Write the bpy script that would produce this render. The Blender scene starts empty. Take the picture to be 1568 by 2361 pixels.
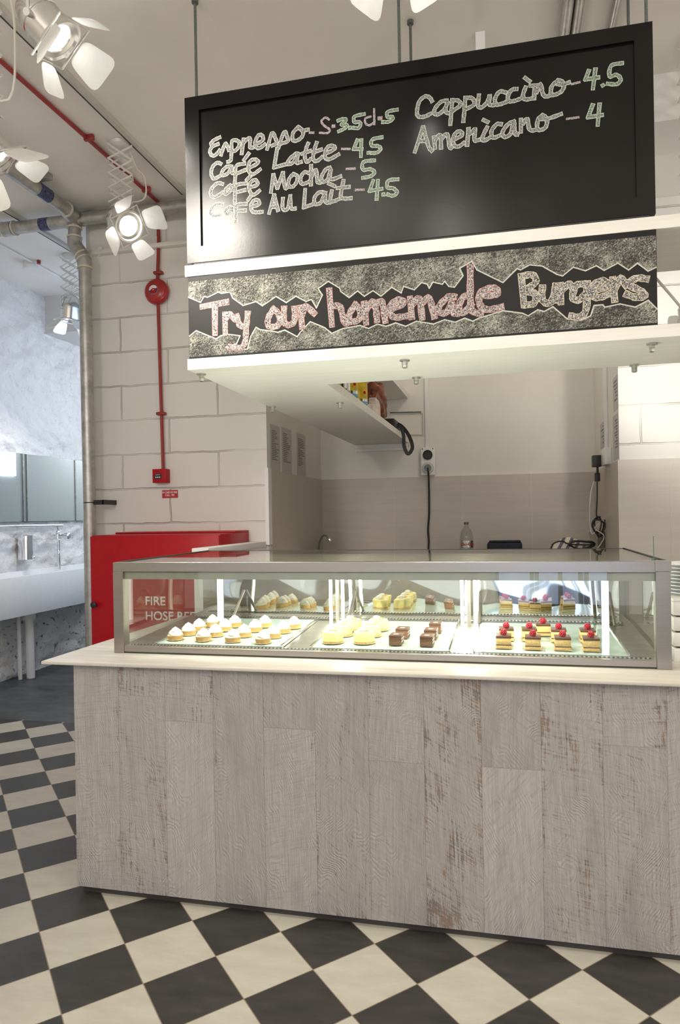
import bpy, bmesh, math, random
from mathutils import Vector, Matrix, noise
random.seed(7)
S = bpy.context.scene
COL = S.collection
PI = math.pi

# ------------------------------------------------------------------ camera
cam = bpy.data.cameras.new('camera')
cam_o = bpy.data.objects.new('camera', cam)
COL.objects.link(cam_o)
FPX, YAW, PITCH, ROLL = 1558.1, -0.2197760, 0.0004125, -0.0172281
f_ = Vector((math.sin(YAW)*math.cos(PITCH), math.cos(YAW)*math.cos(PITCH), math.sin(PITCH)))
r_ = Vector((math.cos(YAW), -math.sin(YAW), 0.0))
u_ = r_.cross(f_)
r2 = r_*math.cos(ROLL) + u_*math.sin(ROLL)
u2 = u_*math.cos(ROLL) - r_*math.sin(ROLL)
m4 = Matrix((r2, u2, -f_)).transposed().to_4x4()
m4.translation = Vector((0, 0, 1.5))
cam_o.matrix_world = m4
cam.sensor_fit = 'VERTICAL'
cam.sensor_height = 36.0
cam.lens = FPX/2361*36.0
cam.shift_x = -34.51/2361
cam.shift_y = 7.93/2361
cam.clip_start = 0.02
S.camera = cam_o

# ------------------------------------------------------------------ world and lights
w = bpy.data.worlds.new('world')
S.world = w
w.use_nodes = True
w.node_tree.nodes['Background'].inputs[0].default_value = (0.75, 0.85, 1.0, 1)
w.node_tree.nodes['Background'].inputs[1].default_value = 0.3
S.view_settings.view_transform = 'Standard'
S.view_settings.look = 'None'
S.view_settings.gamma = 1
S.view_settings.use_curve_mapping = False
S.view_settings.exposure = 0.0
cy = S.cycles
cy.max_bounces = 10
cy.diffuse_bounces = 5
cy.glossy_bounces = 6
cy.transparent_max_bounces = 16
cy.caustics_reflective = False
cy.caustics_refractive = False
cy.sample_clamp_indirect = 4.0
cy.use_denoising = True
cy.adaptive_threshold = 0.02

WARM = (1.0, 0.935, 0.83)
def area(name, loc, target, sx, sy, power, color):
    l = bpy.data.lights.new(name, 'AREA')
    l.shape = 'RECTANGLE'
    l.size, l.size_y, l.energy, l.color = sx, sy, power, color
    o = bpy.data.objects.new(name, l)
    COL.objects.link(o)
    o.location = loc
    o.rotation_euler = (Vector(target)-Vector(loc)).to_track_quat('-Z', 'Y').to_euler()
    return o
def spot(name, loc, target, power, color, size=1.7, blend=0.6, radius=0.06):
    l = bpy.data.lights.new(name, 'SPOT')
    l.energy, l.color, l.spot_size, l.spot_blend, l.shadow_soft_size = power, color, size, blend, radius
    o = bpy.data.objects.new(name, l)
    COL.objects.link(o)
    o.location = loc
    o.rotation_euler = (Vector(target)-Vector(loc)).to_track_quat('-Z', 'Y').to_euler()
    return o
# room fill: unseen lights added to brighten the ceiling and walls
def point(name, loc, power, color, r=0.2):
    l = bpy.data.lights.new(name, 'POINT')
    l.energy, l.color, l.shadow_soft_size = power, color, r
    o = bpy.data.objects.new(name, l)
    COL.objects.link(o)
    o.location = loc
    return o
point('room_fill', (-2.3, -0.9, 2.9), 90, WARM)
point('room_fill', (0.3, -1.6, 2.9), 76, WARM)
point('room_fill', (2.2, 0.4, 2.9), 66, WARM)
spot('room_fill', (-0.4, 0.3, 3.7), (-0.5, 2.6, 0.6), 15, WARM, 2.4, 0.9, 0.15)
point('kitchen_fill', (-0.1, 5.0, 3.35), 12, WARM, 0.12)  # added fill to warm and brighten the recess; no lamp known here
spot('room_fill', (-0.4, -0.7, 3.72), (-0.38, 2.735, 2.40), 22, WARM, 0.62, 0.9, 0.12)  # added fill aimed at the boards to brighten chalk and shelf edge
spot('board_light', (-1.75, 1.60, 3.25), (-1.30, 2.735, 2.50), 185, WARM, 0.72, 1.0, 0.22)
spot('board_light', (-0.89, 1.20, 3.48), (-0.60, 2.735, 2.60), 15, WARM, 0.95, 1.0, 0.30)
point('passage_fill', (-3.7, 8.9, 3.0), 42, (0.9, 0.95, 1.0), 0.12)  # added fill for the door panels that the mirror reflects
# daylight: the shop front behind the camera
area('shop_front_daylight', (-1.2, -3.3, 1.7), (-1.6, 3.0, 1.3), 6.0, 2.6, 40, (0.82, 0.89, 1.0))

# ------------------------------------------------------------------ node helpers
class NT:
    def __init__(s, name):
        s.m = bpy.data.materials.new(name)
        s.m.use_nodes = True
        s.t = s.m.node_tree
        s.b = s.t.nodes['Principled BSDF']
        s.out = s.t.nodes['Material Output']
    def n(s, typ, ins=None, **props):
        nd = s.t.nodes.new('ShaderNode'+typ)
        for k, v in props.items():
            setattr(nd, k, v)
        for k, v in (ins or {}).items():
            s.put(nd.inputs[k], v)
        return nd
    def put(s, sock, v):
        if isinstance(v, bpy.types.NodeSocket):
            s.t.links.new(v, sock)
        elif isinstance(v, (tuple, list)) and sock.type == 'RGBA' and len(v) == 3:
            sock.default_value = (*v, 1)
        else:
            sock.default_value = v
    def math(s, op, a, b=0.0, c=None):
        ins = {0: a, 1: b}
        if c is not None:
            ins[2] = c
        return s.n('Math', ins, operation=op).outputs[0]
    def coords(s, kind='Object'):
        return s.n('TexCoord').outputs[kind]
    def mapping(s, v, loc=(0, 0, 0), rot=(0, 0, 0), scale=(1, 1, 1)):
        return s.n('Mapping', {'Vector': v, 'Location': loc, 'Rotation': rot, 'Scale': scale}).outputs[0]
    def noise(s, v, scale=5, detail=4, rough=0.5, dist=0.0):
        return s.n('TexNoise', {'Vector': v, 'Scale': scale, 'Detail': detail, 'Roughness': rough, 'Distortion': dist}).outputs[0]
    def ramp(s, f, *stops):
        r = s.n('ValToRGB', {'Fac': f})
        e = r.color_ramp.elements
        while len(e) < len(stops):
            e.new(0.5)
        for el, (p, c) in zip(e, stops):
            el.position = p
            el.color = (*c, 1) if isinstance(c, (tuple, list)) else (c, c, c, 1)
        return r.outputs[0]
    def mix(s, f, a, b, mode='MIX'):
        nd = s.n('Mix', data_type='RGBA', blend_type=mode)
        s.put(nd.inputs[0], f); s.put(nd.inputs[6], a); s.put(nd.inputs[7], b)
        return nd.outputs[2]
    def bump(s, h, strength=0.3, dist=0.01):
        s.put(s.b.inputs['Normal'], s.n('Bump', {'Height': h, 'Strength': strength, 'Distance': dist}).outputs[0])
    def set(s, **kw):
        names = dict(color='Base Color', rough='Roughness', metal='Metallic', alpha='Alpha', trans='Transmission Weight', ior='IOR', coat='Coat Weight', emit='Emission Color', power='Emission Strength', spec='Specular IOR Level', sss='Subsurface Weight')
        for k, v in kw.items():
            s.put(s.b.inputs[names[k]], v)
        return s
def M(name, color, rough=0.5, metal=0.0, noise_amt=0.06, noise_scale=30, bump=0.0, **kw):
    t = NT(name)
    t.set(rough=rough, metal=metal, **kw)
    v = t.coords()
    nz = t.noise(v, noise_scale, 3)
    lo = tuple(max(0, c*(1-noise_amt)) for c in color)
    hi = tuple(min(1, c*(1+noise_amt)) for c in color)
    t.set(color=t.ramp(nz, (0.3, lo), (0.7, hi)))
    if bump:
        t.bump(nz, bump, 0.005)
    return t.m
def emitter(name, color, power):
    t = NT(name)
    t.set(color=(0.9, 0.9, 0.9), emit=color, power=power)
    return t.m
def xyz(t, v):
    s = t.n('SeparateXYZ', {0: v})
    return s.outputs[0], s.outputs[1], s.outputs[2]
def comb(t, x, y, z=0.0):
    return t.n('CombineXYZ', {0: x, 1: y, 2: z}).outputs[0]

# ------------------------------------------------------------------ materials
MT = {}
def block_wall(name, base, course, z0, width, x0, dirt):
    t = NT(name)
    x, y, z = xyz(t, t.coords())
    v = comb(t, t.math('ADD', x, -x0), t.math('ADD', z, -z0))
    wob = t.noise(t.coords(), 6, 3)
    v2 = t.n('VectorMath', {0: v, 1: t.n('VectorMath', {0: comb(t, wob, wob), 1: (0.022, 0.022, 0)}, operation='MULTIPLY').outputs[0]}, operation='ADD').outputs[0]
    br = t.n('TexBrick', {'Vector': v2, 'Scale': 1.0, 'Mortar Size': 0.0075, 'Mortar Smooth': 0.5, 'Brick Width': width, 'Row Height': course, 'Bias': 0.0}, offset=0.5, offset_frequency=2)
    fac = br.outputs['Fac']
    n1 = t.noise(t.coords(), 45, 5, 0.6)
    n2 = t.noise(t.coords(), 1.3, 3)
    keep = t.ramp(t.noise(t.coords(), 2.5, 3), (0.38, 0.25), (0.62, 1.0))
    fac = t.math('MULTIPLY', fac, keep)
    c = t.mix(n2, tuple(k*0.95 for k in base), base)
    c = t.mix(t.math('MULTIPLY', fac, dirt), c, (0.30, 0.27, 0.23))
    t.set(color=c, rough=0.6)
    h = t.math('SUBTRACT', t.math('MULTIPLY', n1, 0.12), fac)
    t.bump(h, 0.85, 0.011)
    return t.m
MT['blocks'] = block_wall('painted blockwork', (0.80, 0.775, 0.735), 0.2625, 0.43, 0.79, 0.32, 0.45)
MT['blocks_right'] = block_wall('painted blockwork right', (0.80, 0.79, 0.77), 0.2625, 0.385, 0.79, 0.51, 0.35)
def plaster(name, c, sc=3.0, b=0.1):
    t = NT(name)
    n2 = t.noise(t.coords(), sc, 4)
    n1 = t.noise(t.coords(), 60, 3)
    t.set(color=t.ramp(n2, (0.3, tuple(k*0.95 for k in c)), (0.7, c)), rough=0.7)
    t.bump(n1, b, 0.004)
    return t.m
MT['ceiling'] = plaster('painted ceiling', (0.88, 0.84, 0.785))
MT['plaster'] = plaster('painted plaster', (0.80, 0.77, 0.72))
MT['room'] = plaster('room wall paint', (0.62, 0.58, 0.53))
MT['trim_white'] = plaster('white paint', (0.85, 0.84, 0.82))
MT['bulkhead'] = plaster('grey plaster', (0.62, 0.60, 0.58))
def rough_wall():
    t = NT('rough whitewashed stone')
    v = t.coords()
    n1 = t.noise(v, 9, 6, 0.65)
    n2 = t.noise(v, 30, 5, 0.6)
    x, y, z = xyz(t, v)
    spots = t.ramp(t.noise(v, 17, 5, 0.65), (0.585, 0.0), (0.65, 1.0))
    lowz = t.ramp(t.math('DIVIDE', z, 4.0), (0.12, 1.0), (0.24, 0.22), (0.9, 0.16))
    c = t.mix(t.math('MULTIPLY', spots, lowz), (0.80, 0.79, 0.79), (0.20, 0.15, 0.12))
    patch = t.ramp(t.noise(v, 5, 4), (0.55, 0.0), (0.75, 0.35))
    c = t.mix(t.math('MULTIPLY', patch, lowz), c, (0.45, 0.40, 0.36))
    t.set(color=c, rough=0.75)
    t.bump(t.math('ADD', n1, t.math('MULTIPLY', n2, 0.45)), 0.8, 0.035)
    return t.m
MT['stone'] = rough_wall()
def checker():
    t = NT('black and white floor tiles')
    x, y, z = xyz(t, t.coords())
    th, s, x0, y0 = 0.780707, 0.24518, -1.68867, 2.15244
    dx = t.math('ADD', x, -x0); dy = t.math('ADD', y, -y0)
    c_, s_ = math.cos(th)/s, math.sin(th)/s
    i = t.math('ADD', t.math('MULTIPLY', dx, c_), t.math('MULTIPLY', dy, s_))
    j = t.math('SUBTRACT', t.math('MULTIPLY', dx, s_), t.math('MULTIPLY', dy, c_))
    fi, fj = t.math('FLOOR', i), t.math('FLOOR', j)
    par = t.math('FLOORED_MODULO', t.math('ADD', fi, fj), 2.0)
    black = t.math('GREATER_THAN', par, 0.5)
    ri = t.math('SUBTRACT', i, fi); rj = t.math('SUBTRACT', j, fj)
    def edge(r):
        return t.math('MINIMUM', r, t.math('SUBTRACT', 1.0, r))
    e = t.math('MINIMUM', edge(ri), edge(rj))
    grout = t.math('LESS_THAN', e, 0.0075)
    tid = t.n('TexWhiteNoise', {0: comb(t, fi, fj)}, noise_dimensions='3D').outputs[0]
    v = t.n('VectorMath', {0: t.coords(), 1: comb(t, t.math('MULTIPLY', tid, 7.0), fi)}, operation='ADD').outputs[0]
    nz = t.noise(t.mapping(v, rot=(0, 0, -0.78), scale=(1, 3, 1)), 5, 6, 0.65)
    w_ = t.ramp(nz, (0.25, (0.44, 0.42, 0.36)), (0.75, (0.57, 0.555, 0.485)))
    k_ = t.ramp(nz, (0.25, (0.018, 0.0175, 0.017)), (0.75, (0.055, 0.053, 0.049)))
    c = t.mix(black, w_, k_)
    c = t.mix(t.math('MULTIPLY', grout, 0.8), c, (0.24, 0.18, 0.12))
    t.set(color=c, rough=t.math('ADD', 0.38, t.math('MULTIPLY', nz, 0.2)))
    t.bump(t.math('ADD', t.math('MULTIPLY', nz, 0.1), t.math('SUBTRACT', 1.0, grout)), 0.15, 0.004)
    return t.m
MT['checker'] = checker()
def slate():
    t = NT('dark slate floor')
    v = t.mapping(t.coords(), rot=(0, 0, 0.4), scale=(1, 2.2, 1))
    nz = t.noise(v, 3.0, 7, 0.65, 0.8)
    t.set(color=t.ramp(nz, (0.3, (0.035, 0.038, 0.042)), (0.62, (0.10, 0.105, 0.115)), (0.8, (0.20, 0.205, 0.215))), rough=0.42)
    t.bump(nz, 0.2, 0.01)
    return t.m
MT['slate'] = slate()
def planks():
    t = NT('whitewashed reclaimed planks')
    x, y, z = xyz(t, t.coords())
    u = t.math('DIVIDE', t.math('ADD', x, 1.456), 0.2023)
    k = t.math('FLOOR', u)
    fr = t.math('SUBTRACT', u, k)
    def wn(a, b):
        return t.n('TexWhiteNoise', {0: comb(t, a, b)}, noise_dimensions='3D').outputs[0]
    def per_plank(vals):
        r = t.n('ValToRGB', {'Fac': t.math('DIVIDE', t.math('ADD', k, 0.5), 16.0)})
        r.color_ramp.interpolation = 'CONSTANT'
        e = r.color_ramp.elements
        e.remove(e[1])
        e[0].position = 0.0
        e[0].color = (vals[0], vals[0], vals[0], 1)
        for i, q in enumerate(vals[1:]):
            e.new((i+1)/16).color = (q, q, q, 1)
        return r.outputs[0]
    cut = per_plank([0.02, 0.805, 0.713, 0.02, 0.708, 0.02, 0.608, 0.02, 0.611, 0.02, 0.71, 0.02, 0.6, 0.02, 0.7, 0.02])
    wlow = per_plank([0.50, 0.52, 0.36, 0.44, 0.36, 0.56, 0.44, 0.74, 0.26, 0.62, 0.50, 0.55, 0.5, 0.5, 0.5, 0.5])
    wtop = per_plank([0.50, 0.70, 0.58, 0.44, 0.46, 0.56, 0.50, 0.74, 0.10, 0.62, 0.60, 0.55, 0.5, 0.5, 0.5, 0.5])
    top = t.math('GREATER_THAN', z, cut)
    pid = t.math('ADD', t.math('MULTIPLY', k, 2.0), top)
    r1, r2_, r3 = wn(pid, 1.7), wn(pid, 8.1), wn(pid, 5.9)
    off = comb(t, t.math('MULTIPLY', r1, 31.0), t.math('MULTIPLY', r2_, 17.0), t.math('MULTIPLY', r3, 9.0))
    v = t.n('VectorMath', {0: t.coords(), 1: off}, operation='ADD').outputs[0]
    ang = t.math('MULTIPLY', t.math('SUBTRACT', r2_, 0.5), 0.12)
    vg = t.n('VectorRotate', {'Vector': v, 'Angle': ang}, rotation_type='Y_AXIS').outputs[0]
    grain = t.noise(t.mapping(vg, scale=(95, 1, 3.5)), 1.8, 5, 0.65, 0.6)
    bow = t.noise(t.mapping(v, scale=(6, 1, 3)), 1.0, 2, 0.5)
    arch = t.n('TexWave', {'Vector': comb(t, t.math('ADD', t.math('MULTIPLY', xyz(t, vg)[0], 17.0), t.math('MULTIPLY', bow, 5.0)), 0.0, t.math('MULTIPLY', xyz(t, vg)[2], 1.2)), 'Scale': 2.2, 'Distortion': 2.5, 'Detail': 3.0, 'Detail Scale': 2.0}).outputs[1]
    broad = t.noise(t.mapping(v, scale=(7, 1, 2.6)), 1.6, 3, 0.5)
    angs = t.math('MULTIPLY', t.math('SUBTRACT', r3, 0.45), 1.7)
    vs = t.n('VectorRotate', {'Vector': v, 'Angle': angs}, rotation_type='Y_AXIS').outputs[0]
    saw = t.noise(t.mapping(vs, scale=(9, 1, 105)), 1.7, 3, 0.6)
    edge = t.math('MINIMUM', fr, t.math('SUBTRACT', 1.0, fr))
    near = t.ramp(edge, (0.0, 0.04), (0.10, 0.0))
    worn_amt = t.math('ADD', t.math('MULTIPLY', t.math('SUBTRACT', t.mix(top, wlow, wtop), 0.55), 0.30), t.math('MULTIPLY', t.math('SUBTRACT', broad, 0.5), 0.36))
    flake = t.noise(t.mapping(v, scale=(55, 1, 17)), 1.5, 4, 0.65)
    g0 = t.math('ADD', t.math('ADD', t.math('MULTIPLY', grain, 0.40), t.math('MULTIPLY', saw, 0.28)), t.math('MULTIPLY', flake, 0.32))
    g = t.math('ADD', t.math('ADD', g0, worn_amt), near)
    wear = t.ramp(g, (0.575, 0.0), (0.64, 0.75))
    tone = t.mix(r3, (0.455, 0.432, 0.418), (0.545, 0.525, 0.51))
    tone = t.mix(t.ramp(grain, (0.36, 0.0), (0.62, 0.42)), tone, (0.27, 0.248, 0.238))
    tone = t.mix(t.ramp(saw, (0.50, 0.0), (0.70, 0.34)), tone, (0.27, 0.248, 0.238))
    hue = t.mix(t.ramp(t.noise(v, 14, 2), (0.46, 0.0), (0.58, 1.0)), (0.15, 0.130, 0.125), (0.27, 0.165, 0.095))
    c = t.mix(wear, tone, hue)
    seam = t.math('LESS_THAN', edge, 0.007)
    cs = t.math('LESS_THAN', t.math('ABSOLUTE', t.math('SUBTRACT', z, cut)), 0.0012)
    sm = t.math('MAXIMUM', t.math('MULTIPLY', seam, 0.35), t.math('MULTIPLY', cs, 0.3))
    c = t.mix(sm, c, (0.20, 0.17, 0.15))
    g = t.math('ADD', g, t.math('MULTIPLY', arch, 0.16))
    t.set(color=c, rough=0.6)
    t.bump(t.math('SUBTRACT', t.math('SUBTRACT', 1.0, t.math('MULTIPLY', g, 1.0)), sm), 0.75, 0.009)
    return t.m
MT['planks'] = planks()
def boards(name, a, b, mark, axis='x', rough=0.45, amt=0.6):
    t = NT(name)
    sc = (1.2, 24, 24) if axis == 'x' else (24, 1.2, 24)
    g = t.noise(t.mapping(t.coords(), scale=sc), 1.6, 5, 0.6, 0.5)
    d = t.noise(t.mapping(t.coords(), scale=tuple(q*1.8 for q in sc)), 1.7, 4, 0.6)
    c = t.ramp(g, (0.35, a), (0.65, b))
    c = t.mix(t.ramp(d, (0.62, 0.0), (0.70, amt)), c, mark)
    t.set(color=c, rough=rough)
    t.bump(g, 0.12, 0.003)
    return t.m
MT['worktop'] = boards('whitewashed worktop', (0.58, 0.545, 0.485), (0.71, 0.675, 0.61), (0.38, 0.31, 0.24), rough=0.4, amt=0.8)
MT['laminate'] = boards('ash white laminate', (0.78, 0.76, 0.70), (0.84, 0.82, 0.76), (0.70, 0.68, 0.61), rough=0.38, amt=0.35)
def blackboard(name, rough, b):
    t = NT(name)
    n1 = t.noise(t.coords(), 70, 4, 0.6)
    n2 = t.noise(t.coords(), 3, 5, 0.6)
    dust = t.ramp(n2, (0.4, (0.0040, 0.0037, 0.0037)), (0.75, (0.0085, 0.0078, 0.0076)))
    t.set(color=dust, rough=t.math('ADD', rough, t.math('MULTIPLY', n2, 0.10)), spec=0.29)
    t.bump(n1, b, 0.0007)
    return t.m
MT['board'] = blackboard('black gloss board paint', 0.18, 0.25)
MT['board2'] = blackboard('matt blackboard', 0.42, 0.1)
def chalk(name, col, lo, hi, sc=260):
    t = NT(name)
    n = t.noise(t.coords(), sc, 3, 0.7)
    fac = t.ramp(n, (lo, 0.0), (hi, 1.0))
    t.set(color=t.mix(fac, (0.03, 0.029, 0.028), col), rough=0.8, spec=0.15)
    return t.m
def scribble():
    t = NT('scribbled chalk')
    v = t.mapping(t.coords(), rot=(0, 0.5, 0), scale=(1, 1, 1))
    n1 = t.noise(t.mapping(v, scale=(1.0, 1, 1.7)), 120, 5, 0.75, 1.2)
    n2 = t.noise(t.coords(), 9, 3)
    f = t.math('ADD', n1, t.math('MULTIPLY', t.math('SUBTRACT', n2, 0.5), 0.30))
    fac = t.ramp(f, (0.46, 0.03), (0.66, 0.85))
    t.set(color=t.mix(fac, (0.03, 0.029, 0.028), (0.62, 0.62, 0.53)), rough=0.85, spec=0.1)
    return t.m
MT['scribble'] = scribble()
MT['chalk_white'] = chalk('white chalk line', (0.60, 0.61, 0.53), 0.28, 0.42)
MT['chalk_white_fill'] = chalk('white chalk fill', (0.44, 0.46, 0.455), 0.40, 0.58)
MT['chalk_green'] = chalk('green chalk line', (0.50, 0.60, 0.48), 0.28, 0.42)
MT['chalk_green_fill'] = chalk('green chalk fill', (0.38, 0.46, 0.37), 0.40, 0.58)
MT['chalk_pink'] = chalk('pink chalk', (0.50, 0.43, 0.46), 0.38, 0.54)
MT['chalk_rose'] = chalk('rose chalk line', (0.62, 0.34, 0.31), 0.32, 0.48)
MT['chalk_rose_fill'] = chalk('rose chalk fill', (0.70, 0.60, 0.58), 0.40, 0.60)
MT['chalk_cream'] = chalk('cream chalk line', (0.70, 0.61, 0.44), 0.32, 0.48)
MT['chalk_cream_fill'] = chalk('cream chalk fill', (0.66, 0.63, 0.58), 0.41, 0.60)
def steel(name, col, rough, streak=(2, 2, 200)):
    t = NT(name)
    n = t.noise(t.mapping(t.coords(), scale=streak), 1.0, 4)
    t.set(color=t.ramp(n, (0.3, tuple(k*0.93 for k in col)), (0.7, col)), metal=1.0, rough=t.math('ADD', rough, t.math('MULTIPLY', n, 0.10)))
    return t.m
MT['steel'] = steel('brushed stainless', (0.40, 0.375, 0.335), 0.28)
MT['chrome'] = M('chrome', (0.85, 0.85, 0.86), 0.06, 1.0, 0.02)
MT['lamp_metal'] = M('polished lamp aluminium', (0.84, 0.84, 0.83), 0.20, 1.0, 0.03)
MT['door_metal'] = M('frosted lamp aluminium', (0.80, 0.80, 0.78), 0.55, 0.35, 0.03)
MT['arm_metal'] = M('white enamelled steel', (0.72, 0.70, 0.66), 0.4, 0.1, 0.03)
MT['mirror'] = M('mirror', (0.90, 0.92, 0.91), 0.015, 1.0, 0.0)
MT['backmirror'] = M('mirrored acrylic', (0.66, 0.66, 0.60), 0.03, 1.0, 0.0)
def galv():
    t = NT('galvanised steel')
    n = t.noise(t.coords(), 14, 5, 0.7)
    n2 = t.noise(t.coords(), 60, 3)
    t.set(color=t.ramp(n, (0.3, (0.34, 0.335, 0.315)), (0.7, (0.58, 0.575, 0.55))), metal=0.8, rough=t.math('ADD', 0.30, t.math('MULTIPLY', n2, 0.2)))
    t.bump(n2, 0.1, 0.002)
    return t.m
MT['galv'] = galv()
MT['pipe_ring'] = M('pale sealant', (0.62, 0.58, 0.50), 0.6)
MT['blue_tape'] = M('dark blue print', (0.05, 0.065, 0.14), 0.5, noise_amt=0.9, noise_scale=90)
MT['red_pipe'] = M('red painted pipe', (0.30, 0.028, 0.026), 0.35)
MT['red'] = M('bright red gloss', (0.42, 0.006, 0.014), 0.32, spec=0.25)
MT['red_bell'] = M('bell red', (0.38, 0.025, 0.022), 0.25)
MT['red_sign'] = M('sign red', (0.50, 0.02, 0.035), 0.45)
MT['white'] = M('white plastic', (0.82, 0.81, 0.79), 0.35, noise_amt=0.02)
MT['sanitary'] = M('white solid surface', (0.84, 0.85, 0.87), 0.3, noise_amt=0.02)
MT['white_print'] = M('white lettering', (0.80, 0.80, 0.78), 0.5, noise_amt=0.02)
MT['grey_panel'] = M('grey green door paint', (0.50, 0.55, 0.56), 0.4, noise_amt=0.03)
MT['black'] = M('black plastic', (0.018, 0.018, 0.018), 0.45)
MT['dark_line'] = M('dark seal', (0.05, 0.052, 0.04), 0.5)
MT['black_cable'] = M('black cable', (0.015, 0.015, 0.015), 0.5)
MT['white_cable'] = M('white cable', (0.72, 0.69, 0.62), 0.45)
MT['plinth'] = M('dark plinth', (0.05, 0.045, 0.045), 0.5)
MT['rod'] = M('grey green threaded rod', (0.16, 0.185, 0.175), 0.45, 0.6, noise_amt=0.3, noise_scale=200)
MT['nut'] = M('zinc nut', (0.55, 0.55, 0.50), 0.35, 0.9)
MT['track'] = M('grey track', (0.56, 0.54, 0.49), 0.45)
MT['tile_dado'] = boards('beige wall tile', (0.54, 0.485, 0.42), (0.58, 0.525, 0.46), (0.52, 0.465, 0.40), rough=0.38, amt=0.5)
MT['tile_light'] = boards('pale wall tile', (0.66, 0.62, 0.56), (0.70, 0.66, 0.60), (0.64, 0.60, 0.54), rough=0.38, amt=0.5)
MT['joint'] = M('tile joint', (0.70, 0.66, 0.58), 0.6)
def glass_mat(name, tint, f0=0.04):
    t = NT(name)
    fc = t.n('LayerWeight', {'Blend': 0.5}).outputs['Facing']
    fr = t.math('ADD', f0, t.math('MULTIPLY', t.math('POWER', fc, 5.0), 1.0-f0))
    tr = t.n('BsdfTransparent', {0: tint}).outputs[0]
    gl = t.n('BsdfGlossy', {'Color': (1, 1, 1), 'Roughness': 0.0}).outputs[0]
    mx = t.n('MixShader', {0: fr, 1: tr, 2: gl}).outputs[0]
    t.t.links.new(mx, t.out.inputs[0])
    return t.m
MT['glass'] = glass_mat('clear glass', (0.965, 0.985, 0.97))
MT['double_glass'] = glass_mat('double glazing', (0.93, 0.955, 0.93), 0.085)
MT['clear_plastic'] = glass_mat('clear plastic', (0.86, 0.87, 0.86))
MT['tray'] = M('pale green tray glass', (0.50, 0.63, 0.56), 0.08, noise_amt=0.02, coat=0.5)
MT['paper'] = M('printed paper', (0.56, 0.53, 0.52), 0.7, noise_amt=0.03)
MT['ink'] = M('grey print', (0.22, 0.20, 0.21), 0.7)
MT['led'] = emitter('white light tube', (1.0, 0.99, 0.87), 100)
MT['led_strip'] = emitter('front light strip', (1.0, 0.99, 0.86), 120)
MT['led_soft'] = emitter('end light tube', (0.95, 1.0, 0.88), 2.2)
MT['rail_inner'] = M('olive grey rail', (0.33, 0.325, 0.255), 0.4, 0.3)
MT['lens'] = emitter('lit lamp lens', (1.0, 0.96, 0.90), 40)
MT['daywindow'] = emitter('daylight window', (0.86, 0.93, 1.0), 4.5)
MT['passfill'] = emitter('passage daylight fill', (0.58, 0.73, 1.0), 1.45)
MT['shopwindow'] = emitter('street daylight', (0.38, 0.52, 1.0), 2.2)
MT['pastry'] = M('tart pastry', (0.70, 0.44, 0.17), 0.6, noise_amt=0.15, noise_scale=120, bump=0.2)
MT['meringue'] = M('toasted meringue', (0.86, 0.82, 0.72), 0.5, noise_amt=0.1, noise_scale=70)
MT['card'] = M('gold card', (0.68, 0.50, 0.24), 0.5)
MT['cheesecake'] = M('yellow cheesecake', (0.88, 0.73, 0.30), 0.55, noise_amt=0.06, noise_scale=60)
MT['crumb'] = M('biscuit crumb', (0.55, 0.36, 0.16), 0.8, noise_amt=0.3, noise_scale=200)
MT['cream'] = M('white cream', (0.92, 0.90, 0.84), 0.45, noise_amt=0.02)
MT['choc'] = M('dark chocolate', (0.115, 0.052, 0.030), 0.38, noise_amt=0.15, noise_scale=60)
MT['choc_side'] = M('chocolate sponge', (0.16, 0.075, 0.038), 0.7, noise_amt=0.25, noise_scale=200, bump=0.3)
MT['sponge'] = M('yellow sponge', (0.80, 0.55, 0.22), 0.75, noise_amt=0.18, noise_scale=150, bump=0.3)
MT['raspberry'] = M('raspberry', (0.50, 0.022, 0.045), 0.35, noise_amt=0.2)
MT['garnish'] = M('ivory garnish', (0.80, 0.72, 0.58), 0.4)

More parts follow.
